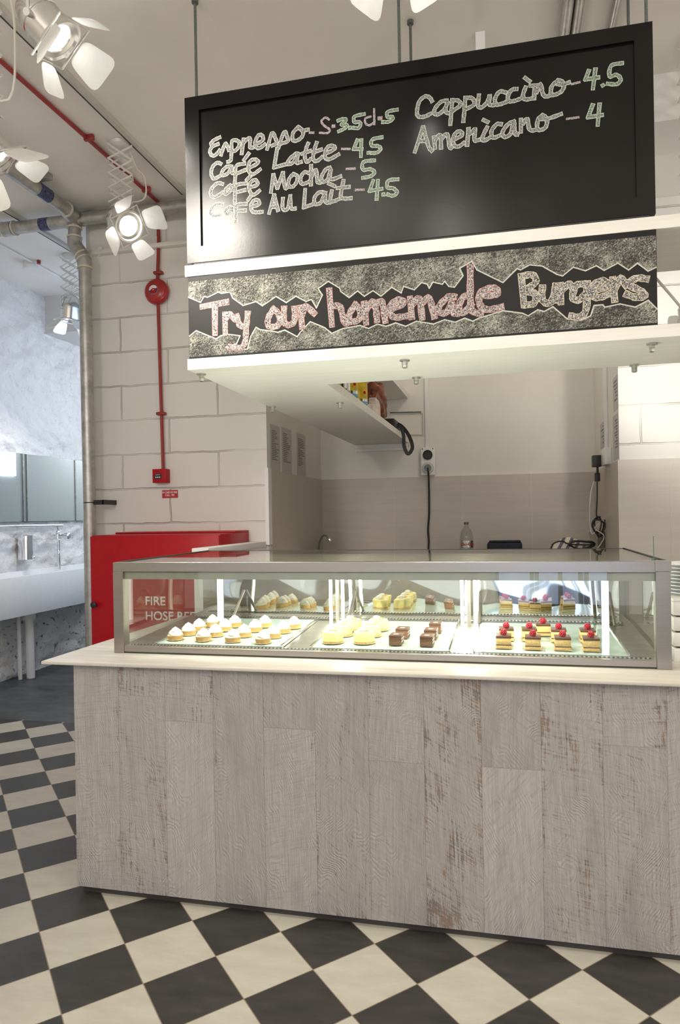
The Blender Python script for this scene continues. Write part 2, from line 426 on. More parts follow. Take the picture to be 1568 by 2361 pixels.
# ------------------------------------------------------------------ mesh builder
class MB:
    def __init__(s):
        s.bm = bmesh.new()
    def box(s, x0, x1, y0, y1, z0, z1, bev=0.0, seg=2):
        r = bmesh.ops.create_cube(s.bm, size=1.0)
        bmesh.ops.transform(s.bm, verts=r['verts'], matrix=Matrix.Translation(((x0+x1)/2, (y0+y1)/2, (z0+z1)/2)) @ Matrix.Diagonal((abs(x1-x0), abs(y1-y0), abs(z1-z0), 1)))
        if bev:
            es = list({e for v in r['verts'] for e in v.link_edges})
            bmesh.ops.bevel(s.bm, geom=es, offset=bev, segments=seg, affect='EDGES', profile=0.5)
        return s
    def tf(s, mat, fn):
        n0 = len(s.bm.verts)
        fn(s)
        s.bm.verts.ensure_lookup_table()
        vs = s.bm.verts[n0:]
        bmesh.ops.transform(s.bm, verts=vs, matrix=mat)
        return s
    def ring(s, c, a, b, r, n):
        return [s.bm.verts.new(c + a*(r*math.cos(2*PI*i/n)) + b*(r*math.sin(2*PI*i/n))) for i in range(n)]
    def skin(s, rings, cap=True, closed=False):
        n = len(rings[0])
        prs = list(zip(rings, rings[1:]))
        if closed:
            prs.append((rings[-1], rings[0]))
        for r0, r1 in prs:
            for i in range(n):
                s.bm.faces.new((r0[i], r0[(i+1) % n], r1[(i+1) % n], r1[i]))
        if cap and not closed:
            s.bm.faces.new(rings[0][::-1])
            s.bm.faces.new(rings[-1])
    def tube(s, pts, r, n=10, smooth=0, closed=False):
        pts = [Vector(p) for p in pts]
        if smooth:
            pts = catmull(pts, smooth, closed)
        rr = r if isinstance(r, (list, tuple)) else [r]*len(pts)
        t0 = (pts[1]-pts[0]).normalized()
        a = t0.orthogonal().normalized()
        rings = []
        for i, p in enumerate(pts):
            if closed:
                t = (pts[(i+1) % len(pts)]-pts[i-1]).normalized()
            else:
                t = (pts[min(i+1, len(pts)-1)]-pts[max(i-1, 0)]).normalized()
            a = (a - t*a.dot(t))
            a = a.normalized() if a.length > 1e-6 else t.orthogonal().normalized()
            rings.append(s.ring(p, a, t.cross(a), rr[i], n))
        s.skin(rings, True, closed)
        return s
    def lathe(s, prof, c=(0, 0, 0), axis=(0, 0, 1), n=24, wob=None):
        ax = Vector(axis).normalized()
        a = ax.orthogonal().normalized()
        b = ax.cross(a)
        c = Vector(c)
        rings = []
        for k, (r, h) in enumerate(prof):
            rg = []
            for i in range(n):
                th = 2*PI*i/n
                q = r*(1 + (wob(th, k) if wob else 0))
                rg.append(s.bm.verts.new(c + ax*h + a*(q*math.cos(th)) + b*(q*math.sin(th))))
            rings.append(rg)
        s.skin(rings)
        return s
    def cyl(s, p0, p1, r0, r1=None, n=20):
        p0, p1 = Vector(p0), Vector(p1)
        return s.lathe([(r0, 0), (r0 if r1 is None else r1, (p1-p0).length)], p0, p1-p0, n)
    def sphere(s, c, r, sub=2, scale=(1, 1, 1)):
        g = bmesh.ops.create_icosphere(s.bm, subdivisions=sub, radius=r)
        bmesh.ops.transform(s.bm, verts=g['verts'], matrix=Matrix.Translation(c) @ Matrix.Diagonal((*scale, 1)))
        return s
    def prism(s, poly, o, ex, ey, depth):
        """extruded 2D polygon: o + ex*u + ey*v, thickness along ex x ey"""
        o, ex, ey = Vector(o), Vector(ex), Vector(ey)
        nrm = ex.cross(ey).normalized()*depth
        a = [s.bm.verts.new(o+ex*u+ey*v) for u, v in poly]
        b = [s.bm.verts.new(o+ex*u+ey*v+nrm) for u, v in poly]
        n = len(poly)
        s.bm.faces.new(a[::-1]); s.bm.faces.new(b)
        for i in range(n):
            s.bm.faces.new((a[i], a[(i+1) % n], b[(i+1) % n], b[i]))
        return s
    def build(s, name, mat, parent=None, smooth=True, angle=0.6):
        bmesh.ops.recalc_face_normals(s.bm, faces=s.bm.faces)
        off = ROOT.get(parent.name, Vector()) if parent is not None else Vector()
        if off.length:
            bmesh.ops.translate(s.bm, verts=s.bm.verts, vec=-off)
        me = bpy.data.meshes.new(name)
        s.bm.to_mesh(me)
        s.bm.free()
        mats = mat if isinstance(mat, list) else [mat]
        for q in mats:
            me.materials.append(MT[q])
        if smooth:
            me.polygons.foreach_set('use_smooth', [True]*len(me.polygons))
            me.set_sharp_from_angle(angle=angle)
        o = bpy.data.objects.new(name, me)
        COL.objects.link(o)
        if parent is not None:
            o.parent = parent
            ROOT[o.name] = off
        return o
ROOT = {}
def catmull(p, n, closed=False):
    out = []
    m = len(p)
    rng = m if closed else m-1
    for i in range(rng):
        if closed:
            p0, p1, p2, p3 = p[i-1], p[i], p[(i+1) % m], p[(i+2) % m]
        else:
            p0, p1, p2, p3 = p[max(i-1, 0)], p[i], p[i+1], p[min(i+2, m-1)]
        for k in range(n):
            t = k/n
            out.append(0.5*((2*p1) + (p2-p0)*t + (2*p0-5*p1+4*p2-p3)*t*t + (3*p1-p0-3*p2+p3)*t**3))
    if not closed:
        out.append(p[-1])
    return out
def tag(o, label, cat, group=None, kind=None):
    o['label'] = label
    o['category'] = cat
    if group:
        o['group'] = group
    if kind:
        o['kind'] = kind
    return o
def thing(name, label, cat, loc=(0, 0, 0), group=None):
    o = bpy.data.objects.new(name, None)
    o.empty_display_size = 0.05
    COL.objects.link(o)
    o.location = loc
    ROOT[o.name] = Vector(loc)
    return tag(o, label, cat, group)
def struct(o):
    o['kind'] = 'structure'
    return o
def copy_thing(src, loc, rz, label, group=None):
    r = src.copy()
    COL.objects.link(r)
    r.location = loc
    r.rotation_euler = (0, 0, rz)
    r['label'] = label
    if group:
        r['group'] = group
    for ch in list(src.children):
        c = ch.copy()
        COL.objects.link(c)
        c.parent = r
        for g in list(ch.children):
            d = g.copy()
            COL.objects.link(d)
            d.parent = c
    return r
def text(name, body, loc, size, mat, parent=None, rot=(PI/2, 0, 0), depth=0.0006, align='LEFT', sx=1.0, bold=0.0):
    cu = bpy.data.curves.new(name, 'FONT')
    cu.body = body
    cu.size = size
    cu.extrude = depth
    cu.offset = bold
    cu.align_x = align
    tmp = bpy.data.objects.new('tmp', cu)
    COL.objects.link(tmp)
    bpy.context.view_layer.update()
    me = bpy.data.meshes.new_from_object(tmp.evaluated_get(bpy.context.evaluated_depsgraph_get()))
    bpy.data.objects.remove(tmp)
    bpy.data.curves.remove(cu)
    me.materials.clear()
    me.materials.append(MT[mat])
    from mathutils import Euler
    off = ROOT.get(parent.name, Vector()) if parent is not None else Vector()
    me.transform(Matrix.Translation(Vector(loc)-off) @ Euler(rot).to_matrix().to_4x4() @ Matrix.Diagonal((sx, 1, 1, 1)))
    me.name = name
    o = bpy.data.objects.new(name, me)
    COL.objects.link(o)
    if parent is not None:
        o.parent = parent
        ROOT[o.name] = off
    return o

# ================================================================== setting
H = 3.84
YN = -3.6
o = MB().box(-4.7, 3.2, YN, 4.43, -0.05, 0.0).build('floor', 'checker', smooth=False); struct(o)
o = MB().box(-4.7, -3.0, 4.43, 9.6, -0.05, 0.0).build('floor_passage', 'slate', smooth=False); struct(o)
o = MB().box(-3.0, 3.2, 4.43, 6.4, -0.05, 0.0).build('floor_kitchen', 'slate', smooth=False); struct(o)
o = MB().box(-4.75, 3.2, YN, 9.6, H, H+0.1).build('ceiling', 'ceiling', smooth=False); struct(o)
# rough whitewashed wall on the left
bm = bmesh.new()
NY, NZ = 380, 190
grid = []
for i in range(NY+1):
    row = []
    for k in range(NZ+1):
        y = 2.2 + 7.4*i/NY
        z = H*k/NZ
        p = Vector((0, y, z))
        d = noise.fractal(Vector((0, p.y*3.4, p.z*6.0)), 0.75, 2.1, 6)*0.032 + abs(noise.noise(p*9.0))*0.016
        row.append(bm.verts.new((-4.625-max(0.0, min(0.07, 0.022+d)), y, z)))
    grid.append(row)
for i in range(NY):
    for k in range(NZ):
        bm.faces.new((grid[i][k], grid[i+1][k], grid[i+1][k+1], grid[i][k+1]))
b = MB(); b.bm.free(); b.bm = bm
o = b.build('wall_left', 'stone', angle=3.0); struct(o)
o = MB().box(-4.75, -4.63, YN, 2.2, 0, H).build('wall_left_front', 'room', smooth=False); struct(o)
# block partition between passage and kitchen
b = MB().box(-3.13, -1.686, 4.65, 9.5, 0, H)
b.bm.faces.ensure_lookup_table()
for fc in b.bm.faces:
    c = fc.calc_center_median()
    fc.material_index = 1 if c.x > -1.7 else (2 if c.x < -3.1 else 0)
o = b.build('wall_partition', ['blocks', 'plaster', 'grey_panel'], smooth=False); struct(o)
o = MB().box(-1.7, 1.0, 6.126, 6.3, 0, H).build('wall_back', 'plaster', smooth=False); struct(o)
b = MB().box(0.755, 3.2, 4.85, 6.3, 0, H)
for fc in b.bm.faces:
    fc.material_index = 1 if fc.calc_center_median().x < 0.8 else 0
o = b.build('wall_right', ['blocks_right', 'plaster'], smooth=False); struct(o)
o = MB().box(0.815, 3.0, 3.90, 4.85, 3.586, H).build('ceiling_bulkhead', 'trim_white', smooth=False); struct(o)
o = MB().box(3.0, 3.15, YN, 4.85, 0, H).build('wall_side', 'room', smooth=False); struct(o)
# shop front behind the camera, with its glazed door
b = MB().box(-4.7, -0.15, YN-0.1, YN, 0, H).box(1.25, 3.2, YN-0.1, YN, 0, H).box(-0.15, 1.25, YN-0.1, YN, 2.25, H)
o = b.build('wall_front', 'room', smooth=False); struct(o)
o = MB().box(-0.15, 1.25, YN-0.08, YN-0.05, 0.0, 2.25).build('window_1', 'shopwindow', smooth=False); struct(o)
b = MB()
for x in (-0.15, 0.28, 0.34, 0.62, 0.86, 0.93, 1.2):
    b.box(x, x+0.05, YN-0.05, YN+0.02, 0, 2.25)
b.box(-0.15, 1.25, YN-0.05, YN+0.02, 0, 0.35)
o = b.build('window_1_frame', 'black', smooth=False); struct(o)
o = MB().box(-4.75, -3.0, 9.5, 9.6, 0, H).build('wall_passage_end', 'trim_white', smooth=False); struct(o)
o = MB().box(-4.70, -3.13, 6.17, 9.5, 3.45, H).build('wall_bulkhead', 'bulkhead', smooth=False); struct(o)
struct(MB().box(-3.16, -3.135, 4.95, 6.5, 1.5, 3.4).build('fill_pane', 'passfill', smooth=False))  # unseen glowing pane, added to throw bluish light on trough and left wall
# passage wall panels and bright window seen in the mirror
o = MB().box(-3.16, -3.135, 6.55, 7.41, 2.08, 2.75).build('window_2', 'daywindow', smooth=False); struct(o)
b = MB()
for y in (7.56, 7.63, 8.64):
    b.box(-3.145, -3.132, y, y+0.018, 0, 2.9)
o = b.build('trim_1', 'galv', smooth=False); struct(o)
# tile dados of the kitchen recess
def dado(name, mat, bx, joints):
    o = struct(MB().box(*bx).build(name, mat, smooth=False))
    return o
dado('trim_2', 'tile_dado', (-1.689, -1.676, 4.70, 6.12, 0, 1.842), ())
dado('trim_3', 'tile_dado', (-1.68, 0.75, 6.112, 6.128, 0, 1.842), ())
dado('trim_4', 'tile_dado', (0.742, 0.757, 4.86, 6.12, 0, 1.842), ())
dado('trim_5', 'tile_light', (0.742, 3.0, 4.832, 4.852, 0, 1.845), ())
b = MB()
for x in (-1.0, -0.38, 0.22):
    b.box(x, x+0.003, 6.110, 6.114, 1.0, 1.842)
b.box(1.064, 1.068, 4.830, 4.834, 0.9, 1.845)
o = struct(b.build('trim_6', 'joint', smooth=False))
b = MB().box(-1.70, -1.672, 4.632, 4.70, 1.3, 1.86)
o = struct(b.build('trim_7', 'trim_white', smooth=False))
# ledge along the top of the block wall
b = MB().box(-3.10, -1.75, 4.60, 4.652, 3.528, 3.562, 0.006)
o = struct(b.build('trim_8', 'plaster'))
# low white partition between hose reel and kitchen
o = struct(MB().box(-1.795, -1.705, 3.67, 4.648, 0, 1.285).build('wall_low', 'trim_white', smooth=False))
o = struct(MB().box(-1.803, -1.697, 3.66, 4.648, 1.285, 1.325, 0.003).build('trim_9', 'trim_white'))

# ================================================================== counter
t = thing('service_counter', 'long counter clad in whitewashed worn planks on a dark plinth', 'counter', (-0.26, 2.9, 0))
MB().box(-1.712, 1.5, 2.41, 2.435, 0.028, 0.925).build('front_panel', 'planks', t, smooth=False)
MB().box(-1.712, -1.69, 2.435, 3.5, 0.028, 0.925).build('end_panel', 'planks', t, smooth=False)
MB().box(-1.69, 1.5, 2.435, 3.5, 0.028, 0.925).build('body', 'trim_white', t, smooth=False)
MB().box(-1.695, 1.5, 2.428, 3.49, 0.0, 0.028).build('plinth', 'plinth', t, smooth=False)
tag(MB().box(-1.832, 1.5, 2.372, 3.62, 0.925, 0.9375, 0.002).build('worktop', 'worktop'), 'thin whitewashed wooden worktop overhanging the plank counter', 'worktop')

# ================================================================== display case
XL, XR, YF, YB, ZB, ZT = -1.626, 0.561, 2.565, 3.50, 0.9375, 1.320
KS = 0.05
def deckz(y):
    return 0.966 + KS*(y-2.6)
t = thing('display_case', 'long low stainless steel and glass pastry display case on the worktop', 'display case', (-0.53, 3.0, 0.9375))
CASE = t
MB().box(XL, XR, YF, YF+0.045, 1.281, ZT, 0.001, 1).build('top_rail', 'steel', t, smooth=False)
MB().box(XL+0.046, XR-0.048, YF+0.012, YF+0.040, 1.249, 1.2775).build('inner_rail', 'rail_inner', t, smooth=False)
MB().box(XL+0.046, XR-0.048, YF+0.0125, YF+0.045, 1.2775, 1.281).build('rail_seal', 'dark_line', t, smooth=False)
MB().box(-1.57, 0.51, 3.268, 3.283, 1.258, 1.31).build('streak_cover', 'rail_inner', t, smooth=False)  # added strip that blocks the mirror's bright streak under the top glass
MB().box(XL, XL+0.046, YF-0.001, YF+0.045, ZB, 1.281, 0.001, 1).build('corner_post', 'steel', t, smooth=False)
MB().box(XR-0.048, XR+0.001, YF-0.002, YF+0.045, ZB, 1.284, 0.001, 1).build('corner_post', 'steel', t, smooth=False)
MB().box(XL, XL+0.03, YB-0.03, YB, ZB, 1.30).build('corner_post', 'steel', t, smooth=False)
MB().box(XR-0.03, XR, YB-0.03, YB, ZB, 1.30).build('corner_post', 'steel', t, smooth=False)
MB().box(XR-0.05, XR+0.004, YF-0.004, YF+0.045, 1.284, ZT+0.001, 0.001, 1).build('corner_cap', 'steel', t, smooth=False)
MB().box(XL+0.046, XR-0.048, YF+0.002, YF+0.03, 0.944, 0.968, 0.001, 1).build('bottom_rail', 'steel', t, smooth=False)
MB().box(XL+0.01, XR-0.01, YF+0.006, YF+0.02, ZB, 0.9445).build('seal', 'dark_line', t, smooth=False)
MB().box(XL, XR, YB-0.012, YB, 1.306, 1.3195).build('back_rail', 'dark_line', t, smooth=False)
MB().box(XL, XL+0.008, YF+0.045, YB, 1.308, 1.3215).build('side_rail', 'dark_line', t, smooth=False)
MB().box(XR-0.008, XR, YF+0.045, YB, 1.308, 1.3215).build('side_rail', 'dark_line', t, smooth=False)
MB().box(XL, XL+0.02, YF+0.045, YB, ZB, 0.962).build('side_base', 'steel', t, smooth=False)
MB().box(XR-0.02, XR, YF+0.045, YB, ZB, 0.962).build('side_base', 'steel', t, smooth=False)
MB().box(XL+0.046, XR-0.048, YF+0.004, YF+0.009, 0.968, 1.281).build('front_glass', 'glass', t, smooth=False)
MB().box(XL+0.004, XL+0.009, YF+0.045, YB-0.03, 0.962, 1.308).build('side_glass', 'double_glass', t, smooth=False)
MB().box(XR-0.009, XR-0.004, YF+0.045, YB-0.03, 0.962, 1.308).build('side_glass', 'double_glass', t, smooth=False)
MB().box(XL+0.008, XR-0.008, YF+0.045, YB-0.012, 1.312, 1.318).build('top_glass', 'glass', t, smooth=False)
b = MB()
b.prism([(YF+0.03, ZB), (3.49, ZB), (3.49, deckz(3.27)), (3.27, deckz(3.27)), (YF+0.03, deckz(YF+0.03)-0.002)], (XL+0.02, 0, 0), (0, 1, 0), (0, 0, 1), XR-XL-0.04)
b.build('deck', 'steel', t, smooth=False)
# wavy mirrored back doors
bm = bmesh.new()
NX, NZ2 = 160, 24
gr = []
for i in range(NX+1):
    row = []
    for k in range(NZ2+1):
        x = -1.56+2.06*i/NX
        z = deckz(3.27)+(1.302-deckz(3.27))*k/NZ2
        d = 0.0010*math.sin(x*9+1.0+z*6)+0.0005*math.sin(x*17.3+z*21)+0.0005*math.sin(z*16+x*3)
        row.append(bm.verts.new((x, 3.29+d, z)))
    gr.append(row)
for i in range(NX):
    for k in range(NZ2):
        bm.faces.new((gr[i][k], gr[i+1][k], gr[i+1][k+1], gr[i][k+1]))
b = MB(); b.bm.free(); b.bm = bm
b.build('mirror_back', 'backmirror', t, angle=3.0)
MB().box(-1.56, 0.5, 3.297, 3.312, deckz(3.27), 1.305).build('sliding_door', 'steel', t, smooth=False)
# light tubes and divider posts
def divider(x, pair):
    d = MB().box(x-0.008, x+0.008, 3.095, 3.11, deckz(3.1), 1.30).build('divider_post', 'steel', CASE, smooth=False)
    for s in ((-0.029, 0.029) if pair else (0.0,)):
        MB().cyl((x+s, 3.085, deckz(3.1)+0.002), (x+s, 3.085, 1.285), 0.0068 if pair else 0.015, n=12).build('light_tube', 'led' if pair else 'led_soft', d)
    MB().tube([(x+0.045, 3.282, 1.125), (x+0.045, 3.12, deckz(3.1)+0.008)], 0.0075, 6).build('strut', 'steel', d)
divider(-0.784, True); divider(-0.171, True); divider(0.412, False); divider(-1.372, False)
MB().box(-1.50, 0.30, YF+0.046, YF+0.060, 1.289, 1.298).build('light_strip', 'led_strip', t, smooth=False)
def slots(name, y0, y1, z0):
    tt = NT('pierced steel '+name)
    x, y, z = xyz(tt, tt.coords())
    u = tt.math('FLOORED_MODULO', x, 0.0155)
    m = tt.math('LESS_THAN', u, 0.0075)
    tt.set(color=tt.mix(m, (0.66, 0.63, 0.57), (0.04, 0.04, 0.038)), metal=tt.math('SUBTRACT', 1.0, m), rough=0.25)
    MT['slots_'+name] = tt.m
    MB().box(XL+0.06, XR-0.06, y0, y1, z0, z0+0.003).build('pierced_rail', 'slots_'+name, CASE, smooth=False)
slots('front', 2.597, 2.609, 0.9675)
slots('rear', 3.185, 3.215, deckz(3.2)+0.006)

# trays
def tray(x0, x1, label):
    t = thing('display_tray', label, 'tray', ((x0+x1)/2, 2.9, deckz(2.9)), 'trays in the display case')
    y0, y1 = 2.615, 3.155
    z0, z1 = deckz(y0)+0.001, deckz(y1)+0.001
    b = MB()
    b.prism([(y0, z0), (y1, z1), (y1, z1+0.005), (y0, z0+0.005)], (x0, 0, 0), (0, 1, 0), (0, 0, 1), x1-x0)
    b.build('tray_plate', 'tray', t, smooth=False)
    for x in (x0-0.007, x1):
        b = MB()
        b.prism([(y0, z0), (y1, z1), (y1, z1+0.011), (y0, z0+0.011)], (x, 0, 0), (0, 1, 0), (0, 0, 1), 0.007)
        b.build('tray_rim', 'chrome', t, smooth=False)
tray(-1.455, -0.905, 'pale glass tray of meringue tarts at the left of the display case')
tray(-0.775, -0.225, 'pale glass tray of cheesecakes and chocolate squares in the middle of the case')
tray(-0.125, 0.425, 'pale glass tray of raspberry topped slices at the right of the display case')
def tz(y):
    return deckz(y)+0.0065

# ---- meringue tarts
def spiral(th, k):
    return 0.07*math.sin(3*th+k*1.1)
def make_tart():
    t = thing('meringue_tart', '', 'tart', (0, 0, 0), 'meringue tarts on the left tray')
    MB().lathe([(0.036, 0), (0.036, 0.001)], n=24).build('cake_card', 'card', t)
    b = MB().lathe([(0.030, 0.001), (0.0335, 0.017), (0.0345, 0.019), (0.0325, 0.0195), (0.031, 0.0165), (0.0, 0.0165)], n=28, wob=lambda th, k: 0.012*math.cos(14*th) if k in (1, 2) else 0)
    b.build('tart_shell', 'pastry', t)
    prof = []
    for i, (r, h) in enumerate([(0.030, 0.017), (0.0315, 0.021), (0.0285, 0.0245), (0.0275, 0.027), (0.0275, 0.030), (0.0235, 0.033), (0.0225, 0.0355), (0.022, 0.0385), (0.0165, 0.0415), (0.0155, 0.044), (0.014, 0.0465), (0.008, 0.0495), (0.0035, 0.0525), (0.0005, 0.0545)]):
        prof.append((r, h))
    MB().lathe(prof, n=28, wob=spiral).build('meringue', 'meringue', t, angle=1.2)
    return t
TARTS = [(-1.406, 2.686), (-1.391, 2.779), (-1.384, 2.872), (-1.359, 2.965), (-1.272, 2.679), (-1.256, 2.766), (-1.258, 2.875), (-1.247, 2.963), (-1.136, 2.674), (-1.124, 2.771), (-1.112, 2.875), (-1.101, 2.971), (-0.997, 2.665), (-0.987, 2.764), (-0.974, 2.861), (-0.955, 2.956)]
cols = ['leftmost column', 'second column from the left', 'third column from the left', 'rightmost column']
rows = ['front row', 'second row', 'third row', 'back row']
proto = make_tart()
for i, (x, y) in enumerate(TARTS):
    lab = 'meringue tart in the %s and %s of the left tray' % (cols[i//4], rows[i % 4])
    loc = (x, y, tz(y+0.036))
    if i == 0:
        proto.location = loc; proto['label'] = lab
    else:
        copy_thing(proto, loc, random.uniform(0, 6), lab)
# ---- cheesecakes
def make_cheesecake():
    t = thing('cheesecake', '', 'cake', (0, 0, 0), 'round cheesecakes on the middle tray')
    MB().lathe([(0.047, 0), (0.047, 0.001)], n=24).build('cake_card', 'card', t)
    MB().lathe([(0.0425, 0.001), (0.0425, 0.008)], n=28).build('crumb_base', 'crumb', t)
    MB().lathe([(0.0425, 0.008), (0.043, 0.040), (0.0405, 0.0455), (0.036, 0.047), (0.0, 0.047)], n=32).build('filling', 'cheesecake', t)
    b = MB().lathe([(0.013, 0.047), (0.0165, 0.0525), (0.0145, 0.058), (0.008, 0.0615), (0.001, 0.063)], c=(-0.008, 0, 0), n=18)
    b.build('cream_dollop', 'cream', t)
    MB().sphere((0.014, -0.006, 0.050), 0.006, 2, (1.4, 1, 0.8)).build('nut_garnish', 'sponge', t)
    return t
CK = [(-0.706, 2.702), (-0.696, 2.829), (-0.679, 2.941), (-0.575, 2.708), (-0.571, 2.833), (-0.561, 2.952)]
proto = make_cheesecake()
for i, (x, y) in enumerate(CK):
    lab = 'round yellow cheesecake with cream, %s of the %s cheesecake column' % (('front', 'middle', 'back')[i % 3], ('left', 'right')[i//3])
    loc = (x, y, tz(y+0.047))
    if i == 0:
        proto.location = loc; proto['label'] = lab
    else:
        copy_thing(proto, loc, random.uniform(-0.3, 0.3), lab)
# ---- chocolate squares (long slices seen end on)
def make_brownie():
    t = thing('chocolate_slice', '', 'cake', (0, 0, 0), 'chocolate slices on the middle tray')
    MB().box(-0.025, 0.025, 0, 0.075, 0.0, 0.032).build('sponge', 'choc_side', t, smooth=False)
    MB().box(-0.0258, 0.0258, -0.0008, 0.0758, 0.032, 0.040, 0.0015).build('icing', 'choc', t)
    for z in (0.0125, 0.0235):
        MB().box(-0.0246, 0.0256, 0.004, 0.071, z, z+0.003).build('cream_layer', 'cream', t, smooth=False)
    MB().sphere((0.0, 0.03, 0.0405), 0.011, 2, (1.0, 0.8, 0.18)).build('garnish', 'garnish', t)
    return t
BR = [(-0.440, 2.664, 'front of the left pair'), (-0.432, 2.783, 'back of the left pair'), (-0.315, 2.656, 'front of the right trio'), (-0.312, 2.773, 'middle of the right trio'), (-0.305, 2.900, 'back of the right trio')]
proto = make_brownie()
for i, (x, y, wh) in enumerate(BR):
    lab = 'dark chocolate layer slice on the middle tray, ' + wh
    loc = (x, y, tz(y+0.077))
    if i == 0:
        proto.location = loc; proto['label'] = lab
    else:
        copy_thing(proto, loc, 0, lab)
# ---- raspberry slices
def make_rasp():
    t = thing('raspberry_slice', '', 'cake', (0, 0, 0), 'raspberry slices on the right tray')
    MB().box(-0.031, 0.031, -0.004, 0.078, 0, 0.001).build('cake_card', 'card', t, smooth=False)
    MB().box(-0.0285, 0.0285, 0, 0.072, 0.001, 0.011, 0.001).build('sponge_base', 'sponge', t)
    MB().box(-0.0288, 0.0288, -0.0003, 0.0723, 0.011, 0.0145).build('chocolate_line', 'choc', t, smooth=False)
    MB().box(-0.0285, 0.0285, 0, 0.072, 0.0145, 0.039, 0.001).build('sponge_layer', 'sponge', t)
    MB().box(-0.0293, 0.0293, -0.0008, 0.0728, 0.039, 0.0475, 0.0015).build('chocolate_top', 'choc', t)
    b = MB()
    b.sphere((0, 0.026, 0.058), 0.0105, 2, (1, 1, 1.15))
    for k in range(5):
        zz = -0.9+k*0.42
        rr = math.sqrt(max(0.05, 1-zz*zz))
        n = 8 if k in (1, 2, 3) else 5
        for i in range(n):
            a = 2*PI*(i+0.5*(k % 2))/n
            b.sphere((0.0105*rr*math.cos(a), 0.026+0.0105*rr*math.sin(a), 0.058+0.0120*zz), 0.0038, 1)
    b.build('raspberry', 'raspberry', t, angle=2.0)
    return t
RS = [(-0.017, 2.661, 'front of the leftmost pair'), (-0.006, 2.789, 'back of the leftmost pair'), (0.092, 2.652, 'front of the second pair'), (0.085, 2.791, 'back of the second pair'), (0.202, 2.654, 'front of the third pair'), (0.197, 2.787, 'back of the third pair'), (0.304, 2.651, 'front of the rightmost pair'), (0.308, 2.792, 'back of the rightmost pair'), (0.143, 2.89, 'standing alone at the back')]
proto = make_rasp()
for i, (x, y, wh) in enumerate(RS):
    lab = 'sponge slice topped with chocolate and a raspberry, ' + wh
    loc = (x, y, tz(y+0.079))
    if i == 0:
        proto.location = loc; proto['label'] = lab
    else:
        copy_thing(proto, loc, random.uniform(-0.04, 0.04), lab)
# thin upright wire on the case
t = thing('wire_holder', 'thin upright wire price holder at the right end of the display case', 'wire holder', (0.535, 2.7, 1.32))
MB().tube([(0.535, 2.7, 1.322), (0.535, 2.7, 1.405)], 0.0016, 6).build('wire', 'rod', t)
MB().cyl((0.535, 2.7, 1.318), (0.535, 2.7, 1.323), 0.008, n=12).build('foot', 'rod', t)

# plates on a crate right of the case
t = thing('wooden_crate', 'cream wooden crate beside the right end of the display case', 'crate', (0.72, 2.83, 0.9375))
b = MB()
for z in (0.9375, 0.995, 1.0525, 1.11):
    b.box(0.60, 0.86, 2.70, 2.715, z, z+0.05, 0.002)
    b.box(0.60, 0.86, 2.945, 2.96, z, z+0.05, 0.002)
    b.box(0.60, 0.615, 2.715, 2.945, z, z+0.05, 0.002)
    b.box(0.845, 0.86, 2.715, 2.945, z, z+0.05, 0.002)
b.build('slats', 'laminate', t)
MB().box(0.60, 0.86, 2.70, 2.96, 1.16, 1.172, 0.002).build('lid', 'laminate', t)
def make_plate():
    return MB().lathe([(0.055, 0), (0.06, 0.002), (0.105, 0.010), (0.118, 0.013), (0.118, 0.0155), (0.104, 0.0135), (0.06, 0.006), (0.0, 0.0055)], n=40).build('plate', 'sanitary')
ORD = ['lowest', 'second from the bottom', 'third from the bottom', 'fourth from the bottom', 'fifth from the bottom', 'sixth from the bottom', 'third from the top', 'second from the top', 'topmost']
pl = make_plate()
for i in range(9):
    q = pl if i == 0 else pl.copy()
    if i:
        COL.objects.link(q)
    q.location = (0.722, 2.83, 1.172+i*0.0135)
    tag(q, 'white plate in the stack right of the case, ' + ORD[i], 'plate', 'plates stacked right of the display case')

# ================================================================== hanging shelves and boards
SX0, SX1, SY0, SY1 = -1.352, 1.6, 2.735, 3.235
WX = -0.852
def ushape(z0, z1, fx):
    poly = [(fx, SY0), (SX1, SY0), (SX1, SY1), (WX, SY1), (WX, 6.12), (fx, 6.12)]
    return MB().prism(poly, (0, 0, z0), (1, 0, 0), (0, 1, 0), z1-z0)
t = thing('hanging_shelf', 'lower white laminate shelf hung over the display case with a wing to the back wall', 'shelf', (0, 3, 2.152))
ushape(2.152, 2.199, SX0).build('shelf_board', 'laminate', t, smooth=False)
MB().box(-1.345, WX, 6.08, 6.124, 2.118, 2.150).box(-1.345, WX, 6.10, 6.124, 2.09, 2.152).build('wall_angle', 'trim_white', t, smooth=False)
t = thing('hanging_shelf', 'upper white laminate shelf between the menu board and the burger sign', 'shelf', (0, 3, 2.561))
ushape(2.561, 2.609, -1.357).build('shelf_board', 'laminate', t, smooth=False)
